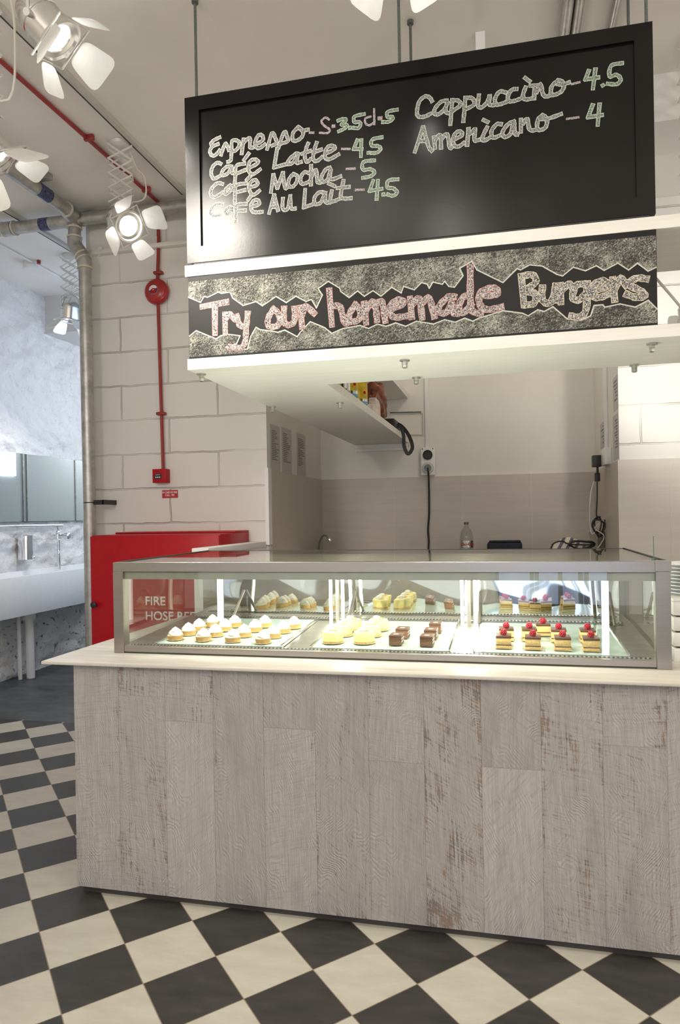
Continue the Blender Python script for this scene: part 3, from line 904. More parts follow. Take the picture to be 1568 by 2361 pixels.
# threaded rods
RODS = [(-1.33, 2.826, 'at the left end of the menu board'), (-0.405, 2.825, 'behind the middle of the menu board, nearer'), (0.567, 2.828, 'at the right end of the menu board, nearer'), (0.570, 3.23, 'at the right end of the menu board, farther'), (-0.403, 3.19, 'behind the middle of the menu board, farther'), (-0.919, 3.77, 'at the open edge of the shelf wing'), (-1.331, 3.78, 'at the outer edge of the shelf wing')]
RODS[3] = (0.570, 3.215, RODS[3][2])
def make_rod():
    t = thing('threaded_rod', '', 'rod', (0, 0, 0), 'threaded rods holding the shelves')
    MB().cyl((0, 0, 2.118), (0, 0, H), 0.0065, n=10).build('rod', 'rod', t)
    b = MB()
    b.cyl((0, 0, 2.147), (0, 0, 2.1518), 0.021, n=18)
    b.build('washer', 'nut', t)
    b = MB()
    b.cyl((0, 0, 2.133), (0, 0, 2.147), 0.0125, n=6)
    b.cyl((0, 0, 2.119), (0, 0, 2.132), 0.0120, n=6)
    b.build('nut', 'nut', t, smooth=False)
    MB().cyl((0, 0, H-0.016), (0, 0, H-0.001), 0.016, n=8).build('anchor', 'rod', t)
    return t
pr = make_rod()
for i, (x, y, wh) in enumerate(RODS):
    lab = 'thin threaded hanger rod ' + wh
    if i == 0:
        pr.location = (x, y, 0); pr['label'] = lab
    else:
        copy_thing(pr, (x, y, 0), 0.3*i, lab)
# menu board
BX0, BX1, BZ0, BZ1 = -1.345, 0.570, 2.618, 3.344
t = thing('menu_board', 'large black chalk menu board listing coffees with prices', 'menu board', (-0.39, 2.75, 2.618))
MENU = t
IN = (-1.279, 0.504, 2.688, 3.283)
MB().box(BX0+0.01, BX1-0.01, 2.747, 2.772, BZ0+0.01, BZ1-0.01).build('panel', 'board', t, smooth=False)
b = MB()
b.box(BX0, BX1, 2.735, 2.775, IN[3], BZ1)
b.box(BX0, BX1, 2.735, 2.775, BZ0, IN[2])
b.box(BX0, IN[0], 2.735, 2.775, IN[2], IN[3])
b.box(IN[1], BX1, 2.735, 2.775, IN[2], IN[3])
b.build('frame', 'board', t, smooth=False)
MB().box(BX0+0.03, BX1-0.02, 2.738, 2.77, 2.6092, BZ0).build('foot', 'black', t, smooth=False)
# burger sign
t = thing('burger_sign', 'blackboard sign reading Try our homemade Burgers in outlined chalk', 'sign', (-0.39, 2.75, 2.2))
SIGN = t
MB().box(-1.344, 0.571, 2.738, 2.762, 2.1995, 2.5605).build('panel', 'board2', t, smooth=False)

STROKES={
'espresso':[[(-1.187,3.156),(-1.215,3.147),(-1.229,3.134),(-1.218,3.124),(-1.195,3.128)],[(-1.218,3.124),(-1.234,3.106),(-1.228,3.085),(-1.21,3.081),(-1.189,3.1)],[(-1.182,3.079),(-1.163,3.125),(-1.151,3.109),(-1.146,3.094)],[(-1.152,3.045),(-1.138,3.05),(-1.134,3.087),(-1.13,3.132),(-1.104,3.129),(-1.097,3.113),(-1.11,3.092),(-1.13,3.086)],[(-1.087,3.072),(-1.077,3.133)],[(-1.076,3.119),(-1.048,3.134),(-1.049,3.095),(-1.035,3.091)],[(-1.023,3.103),(-0.99,3.116),(-0.992,3.136),(-1.007,3.141),(-1.021,3.123),(-1.025,3.098),(-1.008,3.084),(-0.981,3.097)],[(-0.971,3.076),(-0.948,3.141),(-0.933,3.116),(-0.928,3.096),(-0.949,3.087)],[(-0.92,3.075),(-0.893,3.139),(-0.88,3.114),(-0.877,3.097),(-0.904,3.091)],[(-0.832,3.148),(-0.853,3.13),(-0.857,3.103),(-0.845,3.093),(-0.821,3.101),(-0.809,3.121),(-0.824,3.146),(-0.832,3.148)],[(-0.832,3.151),(-0.814,3.134),(-0.787,3.133)]],
'esp_pink':[[(-0.781,3.119),(-0.764,3.117)],[(-0.696,3.162),(-0.711,3.173),(-0.729,3.16),(-0.717,3.14),(-0.694,3.12),(-0.703,3.107),(-0.737,3.113)],[(-0.681,3.135),(-0.673,3.134)],[(-0.682,3.129),(-0.673,3.129)],[(-0.517,3.149),(-0.54,3.144),(-0.54,3.124),(-0.523,3.114),(-0.502,3.124)],[(-0.503,3.178),(-0.503,3.115)],[(-0.485,3.14),(-0.472,3.139)],[(-0.485,3.133),(-0.473,3.132)]],
'esp_green':[[(-0.657,3.152),(-0.637,3.156),(-0.622,3.15),(-0.643,3.133),(-0.619,3.129),(-0.628,3.116),(-0.655,3.107)],[(-0.608,3.115),(-0.606,3.115)],[(-0.545,3.163),(-0.586,3.159),(-0.587,3.136),(-0.569,3.134),(-0.561,3.124),(-0.57,3.109),(-0.593,3.113)],[(-0.407,3.161),(-0.446,3.158),(-0.447,3.137),(-0.43,3.136),(-0.426,3.126),(-0.442,3.117),(-0.468,3.119)]],
'latte':[[(-1.184,3.04),(-1.201,3.047),(-1.223,3.032),(-1.23,3.004),(-1.218,2.98),(-1.19,2.988)],[(-1.134,3.022),(-1.158,3.024),(-1.18,3.004),(-1.174,2.989),(-1.15,2.997),(-1.134,3.022),(-1.134,2.995),(-1.122,2.994)],[(-1.074,3.027),(-1.113,3.022),(-1.118,2.979),(-1.122,2.945)],[(-1.11,2.989),(-1.073,2.999)],[(-1.055,3.005),(-1.013,3.022),(-1.024,3.038),(-1.048,3.035),(-1.058,3.008),(-1.052,2.985),(-1.034,2.977),(-1.004,2.993)],[(-1.055,3.068),(-1.077,3.043)],[(-0.926,3.072),(-0.941,2.993)],[(-0.941,2.993),(-0.888,3)],[(-0.831,3.035),(-0.843,3.039),(-0.873,3.018),(-0.879,2.999),(-0.855,3.004),(-0.834,3.032),(-0.841,3),(-0.82,3.001)],[(-0.788,3.075),(-0.797,3.056),(-0.804,3.022),(-0.795,2.997),(-0.78,3.007)],[(-0.816,3.035),(-0.779,3.042)],[(-0.751,3.073),(-0.761,3.045),(-0.768,3.008),(-0.753,2.995),(-0.729,3.009)],[(-0.767,3.034),(-0.731,3.041)],[(-0.713,3.021),(-0.674,3.036),(-0.677,3.048),(-0.698,3.051),(-0.713,3.033),(-0.714,3.004),(-0.696,2.996),(-0.657,3.011)]],
'latte_pink':[[(-0.643,3.032),(-0.608,3.027)]],
'latte_green':[[(-0.576,3.06),(-0.592,3.025)],[(-0.592,3.025),(-0.557,3.02)],[(-0.559,3.058),(-0.562,2.99)],[(-0.531,3.001),(-0.529,3.001)],[(-0.472,3.057),(-0.512,3.053),(-0.516,3.029),(-0.49,3.023),(-0.478,3.01),(-0.493,2.997),(-0.516,2.998)]],
'mocha':[[(-1.178,2.952),(-1.203,2.958),(-1.231,2.935),(-1.232,2.909),(-1.213,2.899),(-1.179,2.915)],[(-1.142,2.942),(-1.163,2.927),(-1.167,2.907),(-1.148,2.914),(-1.132,2.94),(-1.13,2.92)],[(-1.068,2.941),(-1.114,2.938),(-1.121,2.902),(-1.122,2.862)],[(-1.108,2.909),(-1.075,2.913)],[(-1.054,2.922),(-1.017,2.929),(-1.026,2.95),(-1.047,2.944),(-1.057,2.922),(-1.048,2.896),(-1.033,2.888),(-1.009,2.902)],[(-1.05,2.969),(-1.067,2.955)],[(-0.957,2.89),(-0.945,2.962)],[(-0.945,2.962),(-0.928,2.904)],[(-0.928,2.904),(-0.902,2.965)],[(-0.902,2.965),(-0.894,2.902),(-0.884,2.901)],[(-0.856,2.954),(-0.874,2.937),(-0.878,2.909),(-0.86,2.901),(-0.842,2.919),(-0.839,2.943),(-0.856,2.954)],[(-0.787,2.95),(-0.808,2.955),(-0.824,2.934),(-0.821,2.91),(-0.803,2.908),(-0.781,2.917)],[(-0.777,2.98),(-0.779,2.899)],[(-0.777,2.931),(-0.756,2.96),(-0.751,2.91),(-0.739,2.903)],[(-0.696,2.961),(-0.714,2.955),(-0.733,2.925),(-0.727,2.905),(-0.706,2.913),(-0.691,2.955),(-0.694,2.912),(-0.65,2.918)],[(-0.701,2.895),(-0.677,2.881)]],
'mocha_pink':[[(-0.624,2.946),(-0.589,2.943)]],
'mocha_green':[[(-0.505,2.966),(-0.552,2.965),(-0.554,2.934),(-0.523,2.932),(-0.506,2.917),(-0.521,2.903),(-0.556,2.9)]],
'aulait':[[(-1.18,2.863),(-1.211,2.867),(-1.236,2.843),(-1.227,2.819),(-1.19,2.818)],[(-1.146,2.847),(-1.165,2.838),(-1.165,2.821),(-1.15,2.822),(-1.137,2.846),(-1.134,2.829)],[(-1.07,2.853),(-1.113,2.852),(-1.119,2.816),(-1.12,2.779)],[(-1.107,2.826),(-1.074,2.825)],[(-1.049,2.839),(-1.013,2.843),(-1.015,2.861),(-1.034,2.863),(-1.049,2.845),(-1.043,2.818),(-1.025,2.811),(-0.998,2.81)],[(-1.05,2.882),(-1.061,2.869)],[(-0.967,2.801),(-0.943,2.875)],[(-0.943,2.875),(-0.927,2.808)],[(-0.956,2.825),(-0.932,2.825)],[(-0.904,2.856),(-0.906,2.814),(-0.885,2.809),(-0.871,2.863)],[(-0.871,2.863),(-0.868,2.812),(-0.85,2.807)],[(-0.805,2.882),(-0.812,2.807)],[(-0.812,2.807),(-0.768,2.817)],[(-0.716,2.857),(-0.743,2.863),(-0.765,2.842),(-0.762,2.816),(-0.738,2.819),(-0.719,2.851),(-0.717,2.819),(-0.699,2.814)],[(-0.689,2.862),(-0.696,2.823),(-0.681,2.818),(-0.66,2.824)],[(-0.638,2.899),(-0.651,2.837),(-0.636,2.824),(-0.607,2.822)],[(-0.665,2.871),(-0.614,2.87)]],
'aulait_pink':[[(-0.587,2.854),(-0.552,2.851)]],
'aulait_green':[[(-0.512,2.883),(-0.528,2.842)],[(-0.528,2.842),(-0.476,2.845)],[(-0.492,2.881),(-0.499,2.805)],[(-0.472,2.821),(-0.469,2.821)],[(-0.409,2.876),(-0.449,2.875),(-0.452,2.847),(-0.43,2.842),(-0.413,2.823),(-0.43,2.811),(-0.453,2.819)]],
'cappuccino':[[(-0.264,3.174),(-0.273,3.19),(-0.291,3.198),(-0.315,3.182),(-0.325,3.147),(-0.322,3.122),(-0.298,3.116),(-0.271,3.124)],[(-0.204,3.168),(-0.228,3.166),(-0.253,3.142),(-0.253,3.121),(-0.235,3.119),(-0.211,3.139),(-0.201,3.165),(-0.211,3.127),(-0.199,3.116)],[(-0.183,3.168),(-0.187,3.12),(-0.192,3.07)],[(-0.183,3.165),(-0.16,3.161),(-0.15,3.142),(-0.181,3.123)],[(-0.13,3.169),(-0.135,3.119),(-0.14,3.075)],[(-0.13,3.167),(-0.104,3.162),(-0.095,3.137),(-0.125,3.123)],[(-0.077,3.17),(-0.081,3.129),(-0.066,3.12),(-0.043,3.141),(-0.034,3.166),(-0.037,3.128),(-0.02,3.122)],[(0.027,3.165),(0.004,3.172),(-0.014,3.148),(-0.011,3.124),(0.009,3.122),(0.035,3.129)],[(0.07,3.172),(0.05,3.171),(0.035,3.146),(0.041,3.128),(0.064,3.127),(0.087,3.133)],[(0.104,3.174),(0.093,3.142),(0.103,3.126),(0.124,3.126)],[(0.102,3.211),(0.12,3.194)],[(0.139,3.175),(0.135,3.124)],[(0.122,3.177),(0.145,3.174)],[(0.145,3.147),(0.16,3.178),(0.168,3.14),(0.179,3.126),(0.197,3.127)],[(0.226,3.181),(0.203,3.162),(0.2,3.132),(0.217,3.128),(0.24,3.138),(0.249,3.161),(0.238,3.177),(0.226,3.181)],[(0.226,3.167),(0.243,3.163),(0.268,3.167)]],
'cappuccino_pink':[[(0.278,3.159),(0.306,3.162)]],
'cappuccino_green':[[(0.341,3.201),(0.328,3.169)],[(0.328,3.169),(0.376,3.169)],[(0.365,3.203),(0.355,3.129)],[(0.39,3.136),(0.392,3.137)],[(0.463,3.21),(0.423,3.207),(0.416,3.167),(0.441,3.169),(0.456,3.149),(0.441,3.133),(0.408,3.14)]],
'americano':[[(-0.337,2.979),(-0.302,3.074)],[(-0.302,3.074),(-0.282,2.996),(-0.268,2.973)],[(-0.321,3.019),(-0.288,3.018)],[(-0.258,3.028),(-0.255,2.983)],[(-0.252,3.016),(-0.233,3.034),(-0.231,2.98)],[(-0.228,3.015),(-0.206,3.033),(-0.196,2.978),(-0.187,2.977)],[(-0.183,3.006),(-0.147,3.019),(-0.15,3.034),(-0.165,3.036),(-0.18,3.018),(-0.18,2.988),(-0.163,2.976),(-0.139,2.988)],[(-0.127,2.977),(-0.12,3.042)],[(-0.12,3.042),(-0.115,3.02),(-0.094,3.038),(-0.098,2.994),(-0.08,2.992)],[(-0.047,3.038),(-0.065,3.002),(-0.06,2.986),(-0.033,2.997)],[(-0.061,3.069),(-0.044,3.058)],[(0.008,3.042),(-0.01,3.044),(-0.03,3.02),(-0.025,2.993),(0.001,2.998)],[(0.057,3.046),(0.034,3.038),(0.013,3.011),(0.018,2.99),(0.042,2.998),(0.057,3.043),(0.059,2.999),(0.07,2.992)],[(0.057,3.044),(0.06,3.004),(0.071,2.994)],[(0.084,3.05),(0.083,3.001)],[(0.093,3.033),(0.108,3.049),(0.117,3.005),(0.145,3.001)],[(0.166,3.054),(0.149,3.04),(0.145,3.007),(0.157,2.998),(0.177,3.006),(0.183,3.032),(0.175,3.048),(0.166,3.054)],[(0.16,3.041),(0.186,3.038),(0.236,3.049)]],
'americano_pink':[[(0.257,3.027),(0.3,3.027)]],
'americano_green':[[(0.353,3.067),(0.335,3.022)],[(0.335,3.022),(0.387,3.023)],[(0.378,3.066),(0.37,2.987)]],
'try':[[(-1.28,2.424),(-1.163,2.434)],[(-1.219,2.421),(-1.221,2.302)],[(-1.173,2.383),(-1.173,2.303)],[(-1.169,2.361),(-1.153,2.381),(-1.128,2.358)],[(-1.119,2.37),(-1.106,2.33),(-1.087,2.324)],[(-1.068,2.378),(-1.076,2.315),(-1.084,2.251),(-1.107,2.232),(-1.153,2.239)]],
'our':[[(-0.951,2.386),(-0.974,2.354),(-0.977,2.32),(-0.952,2.31),(-0.925,2.324),(-0.929,2.363),(-0.951,2.386)],[(-0.904,2.386),(-0.905,2.331),(-0.886,2.313),(-0.859,2.328),(-0.858,2.382)],[(-0.832,2.384),(-0.826,2.3)],[(-0.823,2.354),(-0.81,2.387),(-0.771,2.352)]],
'homemade':[[(-0.705,2.445),(-0.696,2.298)],[(-0.687,2.377),(-0.659,2.37),(-0.642,2.305),(-0.623,2.303)],[(-0.594,2.375),(-0.619,2.34),(-0.62,2.311),(-0.585,2.308),(-0.573,2.341),(-0.594,2.375)],[(-0.557,2.377),(-0.55,2.295)],[(-0.546,2.35),(-0.524,2.382),(-0.509,2.352),(-0.504,2.302)],[(-0.503,2.372),(-0.482,2.376),(-0.47,2.296)],[(-0.448,2.342),(-0.392,2.363),(-0.413,2.38),(-0.445,2.362),(-0.451,2.331),(-0.43,2.309),(-0.383,2.31)],[(-0.366,2.381),(-0.36,2.303)],[(-0.356,2.355),(-0.33,2.378),(-0.318,2.297)],[(-0.314,2.361),(-0.288,2.375),(-0.269,2.298)],[(-0.186,2.371),(-0.212,2.373),(-0.248,2.34),(-0.248,2.315),(-0.218,2.312),(-0.197,2.351),(-0.193,2.31),(-0.177,2.304)],[(-0.126,2.376),(-0.156,2.363),(-0.17,2.323),(-0.152,2.304),(-0.122,2.335)],[(-0.122,2.487),(-0.124,2.36),(-0.117,2.309),(-0.082,2.296)],[(-0.079,2.366),(-0.022,2.366),(-0.021,2.387),(-0.046,2.394),(-0.086,2.377),(-0.087,2.332),(-0.057,2.309),(-0.003,2.315)]],
'burgers':[[(0.075,2.432),(0.083,2.316)],[(0.075,2.429),(0.117,2.431),(0.129,2.401),(0.09,2.371),(0.128,2.355),(0.121,2.319),(0.083,2.316)],[(0.154,2.379),(0.153,2.329),(0.185,2.317),(0.205,2.381)],[(0.205,2.381),(0.2,2.322)],[(0.22,2.382),(0.222,2.314)],[(0.226,2.359),(0.251,2.383),(0.267,2.368)],[(0.316,2.377),(0.279,2.374),(0.266,2.329),(0.291,2.318),(0.316,2.344)],[(0.32,2.38),(0.315,2.28),(0.29,2.253),(0.259,2.258)],[(0.347,2.348),(0.396,2.363),(0.378,2.384),(0.341,2.368),(0.34,2.329),(0.365,2.321),(0.398,2.331)],[(0.414,2.387),(0.419,2.306)],[(0.423,2.354),(0.442,2.388),(0.462,2.357)],[(0.534,2.376),(0.499,2.382),(0.468,2.363),(0.51,2.334),(0.527,2.313),(0.497,2.309),(0.462,2.325)]]}

def ribbon(b, pts, wd, y, dz=0):
    P = [Vector((p[0], 0, p[1])) for p in pts]
    if len(P) > 2:
        P = catmull(P, 5)
    n = len(P)
    L, R = [], []
    for i in range(n):
        d = (P[min(i+1, n-1)]-P[max(i-1, 0)])
        d = d.normalized() if d.length > 1e-7 else Vector((1, 0, 0))
        q = Vector((-d.z, 0, d.x))
        ext = 0
        if i == 0:
            ext = -wd*0.4
        if i == n-1:
            ext = wd*0.4
        h = wd*0.5*(1+0.10*math.sin(i*1.9+pts[0][0]*40))
        c = P[i]+d*ext
        yy = y-0.0000045*i
        L.append(b.bm.verts.new((c.x+q.x*h, yy, c.z+q.z*h)))
        R.append(b.bm.verts.new((c.x-q.x*h, yy, c.z-q.z*h)))
    for i in range(n-1):
        b.bm.faces.new((L[i], L[i+1], R[i+1], R[i]))
WORDS = {'esp_green': (3,), 'esp_pink': (1, 4), 'latte': (6,), 'mocha': (6,), 'aulait': (6, 11)}
def write(name, key, wd, line, fill, parent, y):
    cuts = (0,)+WORDS.get(key, ())+(len(STROKES[key]),)
    for a, c in zip(cuts, cuts[1:]):
        write_word(name, STROKES[key][a:c], wd, line, fill, parent, y)
def write_word(name, strokes, wd, line, fill, parent, y):
    b = MB()
    for i, s in enumerate(strokes):
        ribbon(b, s, wd, y-0.00001*(i % 7))
    if fill:
        o = b.build(name, line, parent, smooth=False)
        b = MB()
        for i, s in enumerate(strokes):
            ribbon(b, s, wd-0.0056, y-0.0006-0.00001*(i % 7))
        b.build(name+'_filling', fill, o, smooth=False)
    else:
        b.build(name, line, parent, smooth=False)
for k in ('espresso', 'latte', 'mocha', 'aulait', 'cappuccino', 'americano'):
    write('lettering', k, 0.0165, 'chalk_white', 'chalk_white_fill', MENU, 2.7464)
for k in ('esp_pink', 'latte_pink', 'mocha_pink', 'aulait_pink', 'cappuccino_pink', 'americano_pink'):
    write('lettering', k, 0.0095, 'chalk_pink', None, MENU, 2.7464)
for k in ('esp_green', 'latte_green', 'mocha_green', 'aulait_green', 'cappuccino_green', 'americano_green'):
    write('price', k, 0.0155, 'chalk_green', 'chalk_green_fill', MENU, 2.7464)
for k in ('try', 'our', 'homemade'):
    write('lettering', k, 0.027, 'chalk_rose', 'chalk_rose_fill', SIGN, 2.7369)
write('lettering', 'burgers', 0.027, 'chalk_cream', 'chalk_cream_fill', SIGN, 2.7369)
ZTOP = [(-1.343, 2.471), (-1.286, 2.443), (-1.269, 2.468), (-1.253, 2.463), (-1.202, 2.481), (-1.188, 2.474), (-1.148, 2.476), (-1.136, 2.449), (-1.089, 2.413), (-1.03, 2.425), (-1.001, 2.404), (-0.939, 2.439), (-0.894, 2.409), (-0.851, 2.432), (-0.807, 2.406), (-0.783, 2.413), (-0.762, 2.375), (-0.735, 2.427), (-0.753, 2.456), (-0.708, 2.482), (-0.66, 2.449), (-0.655, 2.434), (-0.62, 2.406), (-0.584, 2.431), (-0.556, 2.406), (-0.519, 2.426), (-0.486, 2.4), (-0.441, 2.433), (-0.402, 2.406), (-0.392, 2.432), (-0.348, 2.414), (-0.318, 2.441), (-0.295, 2.432), (-0.287, 2.415), (-0.272, 2.439), (-0.234, 2.426), (-0.225, 2.438), (-0.208, 2.415), (-0.186, 2.41), (-0.151, 2.453), (-0.164, 2.484), (-0.116, 2.507), (-0.096, 2.471), (0.004, 2.411), (0.059, 2.461), (0.072, 2.455), (0.108, 2.471), (0.154, 2.462), (0.21, 2.424), (0.23, 2.416), (0.27, 2.446), (0.315, 2.428), (0.355, 2.444), (0.383, 2.423), (0.433, 2.446), (0.471, 2.416), (0.503, 2.439), (0.54, 2.405), (0.569, 2.417)]
ZBOT = [(-1.342, 2.3), (-1.309, 2.322), (-1.216, 2.279), (-1.195, 2.291), (-1.161, 2.295), (-1.105, 2.284), (-1.122, 2.251), (-1.172, 2.24), (-1.152, 2.229), (-1.073, 2.224), (-1.056, 2.278), (-1.032, 2.315), (-1.012, 2.303), (-0.973, 2.296), (-0.934, 2.286), (-0.903, 2.293), (-0.848, 2.261), (-0.835, 2.278), (-0.79, 2.32), (-0.728, 2.29), (-0.697, 2.264), (-0.65, 2.28), (-0.576, 2.287), (-0.54, 2.272), (-0.503, 2.287), (-0.467, 2.275), (-0.427, 2.286), (-0.386, 2.269), (-0.342, 2.286), (-0.272, 2.269), (-0.228, 2.283), (-0.185, 2.27), (-0.147, 2.283), (-0.116, 2.268), (-0.09, 2.279), (-0.04, 2.29), (0.003, 2.3), (0.077, 2.284), (0.098, 2.272), (0.135, 2.293), (0.159, 2.284), (0.192, 2.3), (0.245, 2.248), (0.296, 2.239), (0.331, 2.253), (0.344, 2.292), (0.376, 2.292), (0.383, 2.282), (0.438, 2.29), (0.492, 2.273), (0.539, 2.295), (0.569, 2.26)]
from mathutils.geometry import tessellate_polygon
def chalk_area(line, zedge, name):
    poly = [Vector((x, 2.7374, z)) for x, z in line] + [Vector((0.569, 2.7374, zedge)), Vector((-1.343, 2.7374, zedge))]
    b = MB()
    vs = [b.bm.verts.new(p) for p in poly]
    for tri in tessellate_polygon([[Vector((p.x, p.z, 0)) for p in poly]]):
        b.bm.faces.new([vs[i] for i in tri])
    o = b.build(name, 'scribble', SIGN, smooth=False)
    b = MB()
    for i in range(len(line)-1):
        ribbon(b, [line[i], line[i+1]], 0.0048, 2.7371)
    b.build('zigzag_outline', 'chalk_white', o, smooth=False)
chalk_area(ZTOP, 2.538, 'chalk_shading')
chalk_area(ZBOT, 2.208, 'chalk_shading')

# ================================================================== block wall fittings
RX = -2.52
t = thing('alarm_conduit', 'red painted conduit running along the ceiling and down the block wall', 'conduit', (RX, 4.62, 1.87))
MB().tube([(-2.448, 1.2, H-0.018), (-2.448, 4.52, H-0.018), (-2.46, 4.59, H-0.03), (-2.50, 4.625, 3.72), (-2.508, 4.63, 3.62)], 0.0125, 10, 3).build('ceiling_run', 'red_pipe', t)
MB().tube([(-2.505, 4.63, 3.62), (-2.512, 4.63, 3.46), (RX, 4.628, 3.298)], 0.0125, 10).build('wall_run', 'red_pipe', t)
MB().tube([(-2.518, 4.628, 3.102), (-2.50, 4.628, 1.876)], 0.0125, 10).build('wall_run', 'red_pipe', t)
for (x, y, z, hor) in ((-2.448, 2.75, H, 1), (-2.448, 3.66, H, 1), (-2.448, 4.33, H, 1), (-2.512, 4.65, 3.345, 0), (-2.508, 4.65, 2.29, 0)):
    b = MB()
    if hor:
        b.box(x-0.016, x+0.050, y-0.012, y+0.012, z-0.036, z-0.001, 0.006)
    else:
        b.box(x-0.036, x+0.036, y-0.042, y-0.001, z-0.012, z+0.012, 0.008)
    b.build('pipe_clip', 'red_pipe', t)
t = thing('alarm_bell', 'round red fire alarm bell on the block wall', 'alarm bell', (RX, 4.62, 3.2))
MB().lathe([(0.040, 0), (0.040, 0.02), (0.094, 0.022), (0.096, 0.034), (0.090, 0.052), (0.074, 0.066), (0.040, 0.074), (0.001, 0.076)], (RX, 4.648, 3.2), (0, -1, 0), 48).build('gong', 'red_bell', t)
b = MB().lathe([(0.034, 0), (0.034, 0.003), (0.001, 0.0035)], (RX-0.005, 4.574, 3.203), (0, -1, 0), 32)
badge = b.build('badge', 'white_print', t)
b = MB()
pts = [(-0.034*math.cos(a), -0.034*math.sin(a)) for a in [0.0+PI*i/14 for i in range(15)]]
pts = [(-0.033, -0.006), (-0.02, 0.0), (0.0, 0.004), (0.02, 0.008), (0.032, 0.012)] + [(0.0335*math.cos(a), 0.0335*math.sin(a)) for a in [0.3-(0.3+2.9)*i/14 for i in range(15)]]
b.prism(pts, (RX-0.005, 4.5704, 3.203), (1, 0, 0), (0, 0, 1), 0.0006).build('badge_lower', 'blue_tape', badge, smooth=False)
MB().lathe([(0.021, 0), (0.001, 0.0012)], (RX-0.004, 4.5698, 3.194), (0, -1, 0), 24).build('badge_centre', 'red', badge)
MB().lathe([(0.006, 0), (0.001, 0.004)], (RX-0.004, 4.5690, 3.202), (0, -1, 0), 12).build('screw', 'nut', badge)
t = thing('call_point', 'red fire call point box at the foot of the red conduit', 'call point', (-2.5, 4.6, 1.77))
MB().box(-2.565, -2.455, 4.585, 4.649, 1.770, 1.873, 0.002).build('case', 'red', t)
MB().box(-2.548, -2.492, 4.5835, 4.5850, 1.797, 1.838).build('window', 'black', t, smooth=False)
b = MB()
b.box(-2.539, -2.501, 4.583, 4.5835, 1.828, 1.8305)
for x in (-2.539, -2.524, -2.509):
    b.cyl((x+0.004, 4.5836, 1.811), (x+0.004, 4.5828, 1.811), 0.0052, n=12)
b.build('pictogram', 'white_print', t, smooth=False)
MB().cyl((-2.522, 4.586, 1.856), (-2.522, 4.5838, 1.856), 0.005, n=12).build('lock', 'black', t)
t = thing('fire_sign', 'small red sign reading IN CASE OF FIRE CALL 995', 'sign', (-2.457, 4.64, 1.658))
MB().box(-2.520, -2.394, 4.643, 4.649, 1.658, 1.716).build('plate', 'red_sign', t, smooth=False)
text('lettering', 'IN CASE OF FIRE\nCALL : 995', (-2.457, 4.6428, 1.692), 0.0205, 'white_print', t, align='CENTER', sx=0.80, bold=0.0004)
# galvanised drain pipes
PY = 4.50
t = thing('drain_pipe', 'galvanised drain pipe along the ceiling and down the corner of the block wall', 'pipe', (-3.05, PY, 0))
MB().tube([(-3.04, 1.6, 3.765), (-3.06, 3.0, 3.765), (-3.085, 4.44, 3.765)], 0.046, 20).build('ceiling_pipe', 'galv', t)
MB().tube([(-4.6, PY, 3.752), (-3.19, PY, 3.752)], 0.046, 20).build('cross_pipe', 'galv', t)
MB().tube([(-3.07, PY, 3.757), (-1.75, PY, 3.757)], 0.046, 20).build('cross_pipe', 'galv', t)
b = MB()
b.tube([(-3.20, PY, 3.752), (-3.06, PY, 3.757)], 0.053, 20)
b.tube([(-3.127, PY, 3.765), (-3.125, PY, 3.69)], 0.053, 20)
b.tube([(-3.09, 4.36, 3.765), (-3.12, PY, 3.757)], 0.053, 20)
b.build('tee', 'galv', t)
MB().tube([(-3.125, PY, 3.72), (-3.125, PY, 3.60)], 0.046, 20).build('downpipe', 'galv', t)
b = MB()
b.tube([(-3.125, PY, 3.62), (-3.122, PY, 3.57), (-3.09, PY, 3.52), (-3.055, PY, 3.47), (-3.044, PY, 3.42), (-3.043, PY, 3.385)], [0.053]*16, 20, 3)
b.build('offset_bend', 'galv', t)
MB().tube([(-3.043, PY, 3.41), (-3.035, PY, 0.0)], 0.046, 20).build('downpipe', 'galv', t)
def rings(lst):
    for p, ax in lst:
        p = Vector(p); ax = Vector(ax).normalized()
        MB().lathe([(0.048, -0.006), (0.0555, -0.005), (0.0555, 0.005), (0.048, 0.006)], p, ax, 20).build('joint_ring', 'pipe_ring', t)
rings([((-3.125, PY, 3.695), (0, 0, 1)), ((-3.125, PY, 3.625), (0, 0, 1)), ((-3.067, PY, 3.485), (0.35, 0, -0.5)), ((-3.052, PY, 3.455), (0.25, 0, -0.5)), ((-3.043, PY, 3.388), (0, 0, 1)), ((-3.083, 4.35, 3.765), (0, 1, 0)), ((-3.64, PY, 3.752), (1, 0, 0)), ((-3.74, PY, 3.752), (1, 0, 0))])
MB().tube([(-3.655, PY, 3.752), (-3.735, PY, 3.752)], 0.0525, 20).build('coupling', 'galv', t)
for a, bb in (((-3.41, PY, 3.752), (-3.33, PY, 3.752)), ((-3.072, 4.02, 3.765), (-3.075, 4.14, 3.765))):
    MB().tube([a, bb], 0.0468, 20).build('printed_label', 'blue_tape', t)
b = MB()
b.box(-3.13, -2.95, 3.98, 4.02, 3.80, 3.838).build('ceiling_bracket', 'galv', t, smooth=False)
b = MB()
b.box(-3.10, -2.98, 4.56, 4.60, 3.76, 3.838).build('ceiling_bracket', 'galv', t, smooth=False)
b = MB()
b.tube([(-3.085, PY-0.01, 1.632), (-3.036, 4.448, 1.632), (-2.99, PY-0.01, 1.632)], 0.004, 6, 4)
b.box(-2.99, -2.915, 4.49, 4.505, 1.615, 1.65)
b.box(-2.925, -2.905, 4.49, 4.648, 1.615, 1.65)
b.build('wall_clamp', 'black', t, smooth=False)
MB().tube([(-3.0, 4.63, 3.575), (-2.985, 4.63, 3.53)], 0.03, 10).build('wall_cap', 'plaster', t)
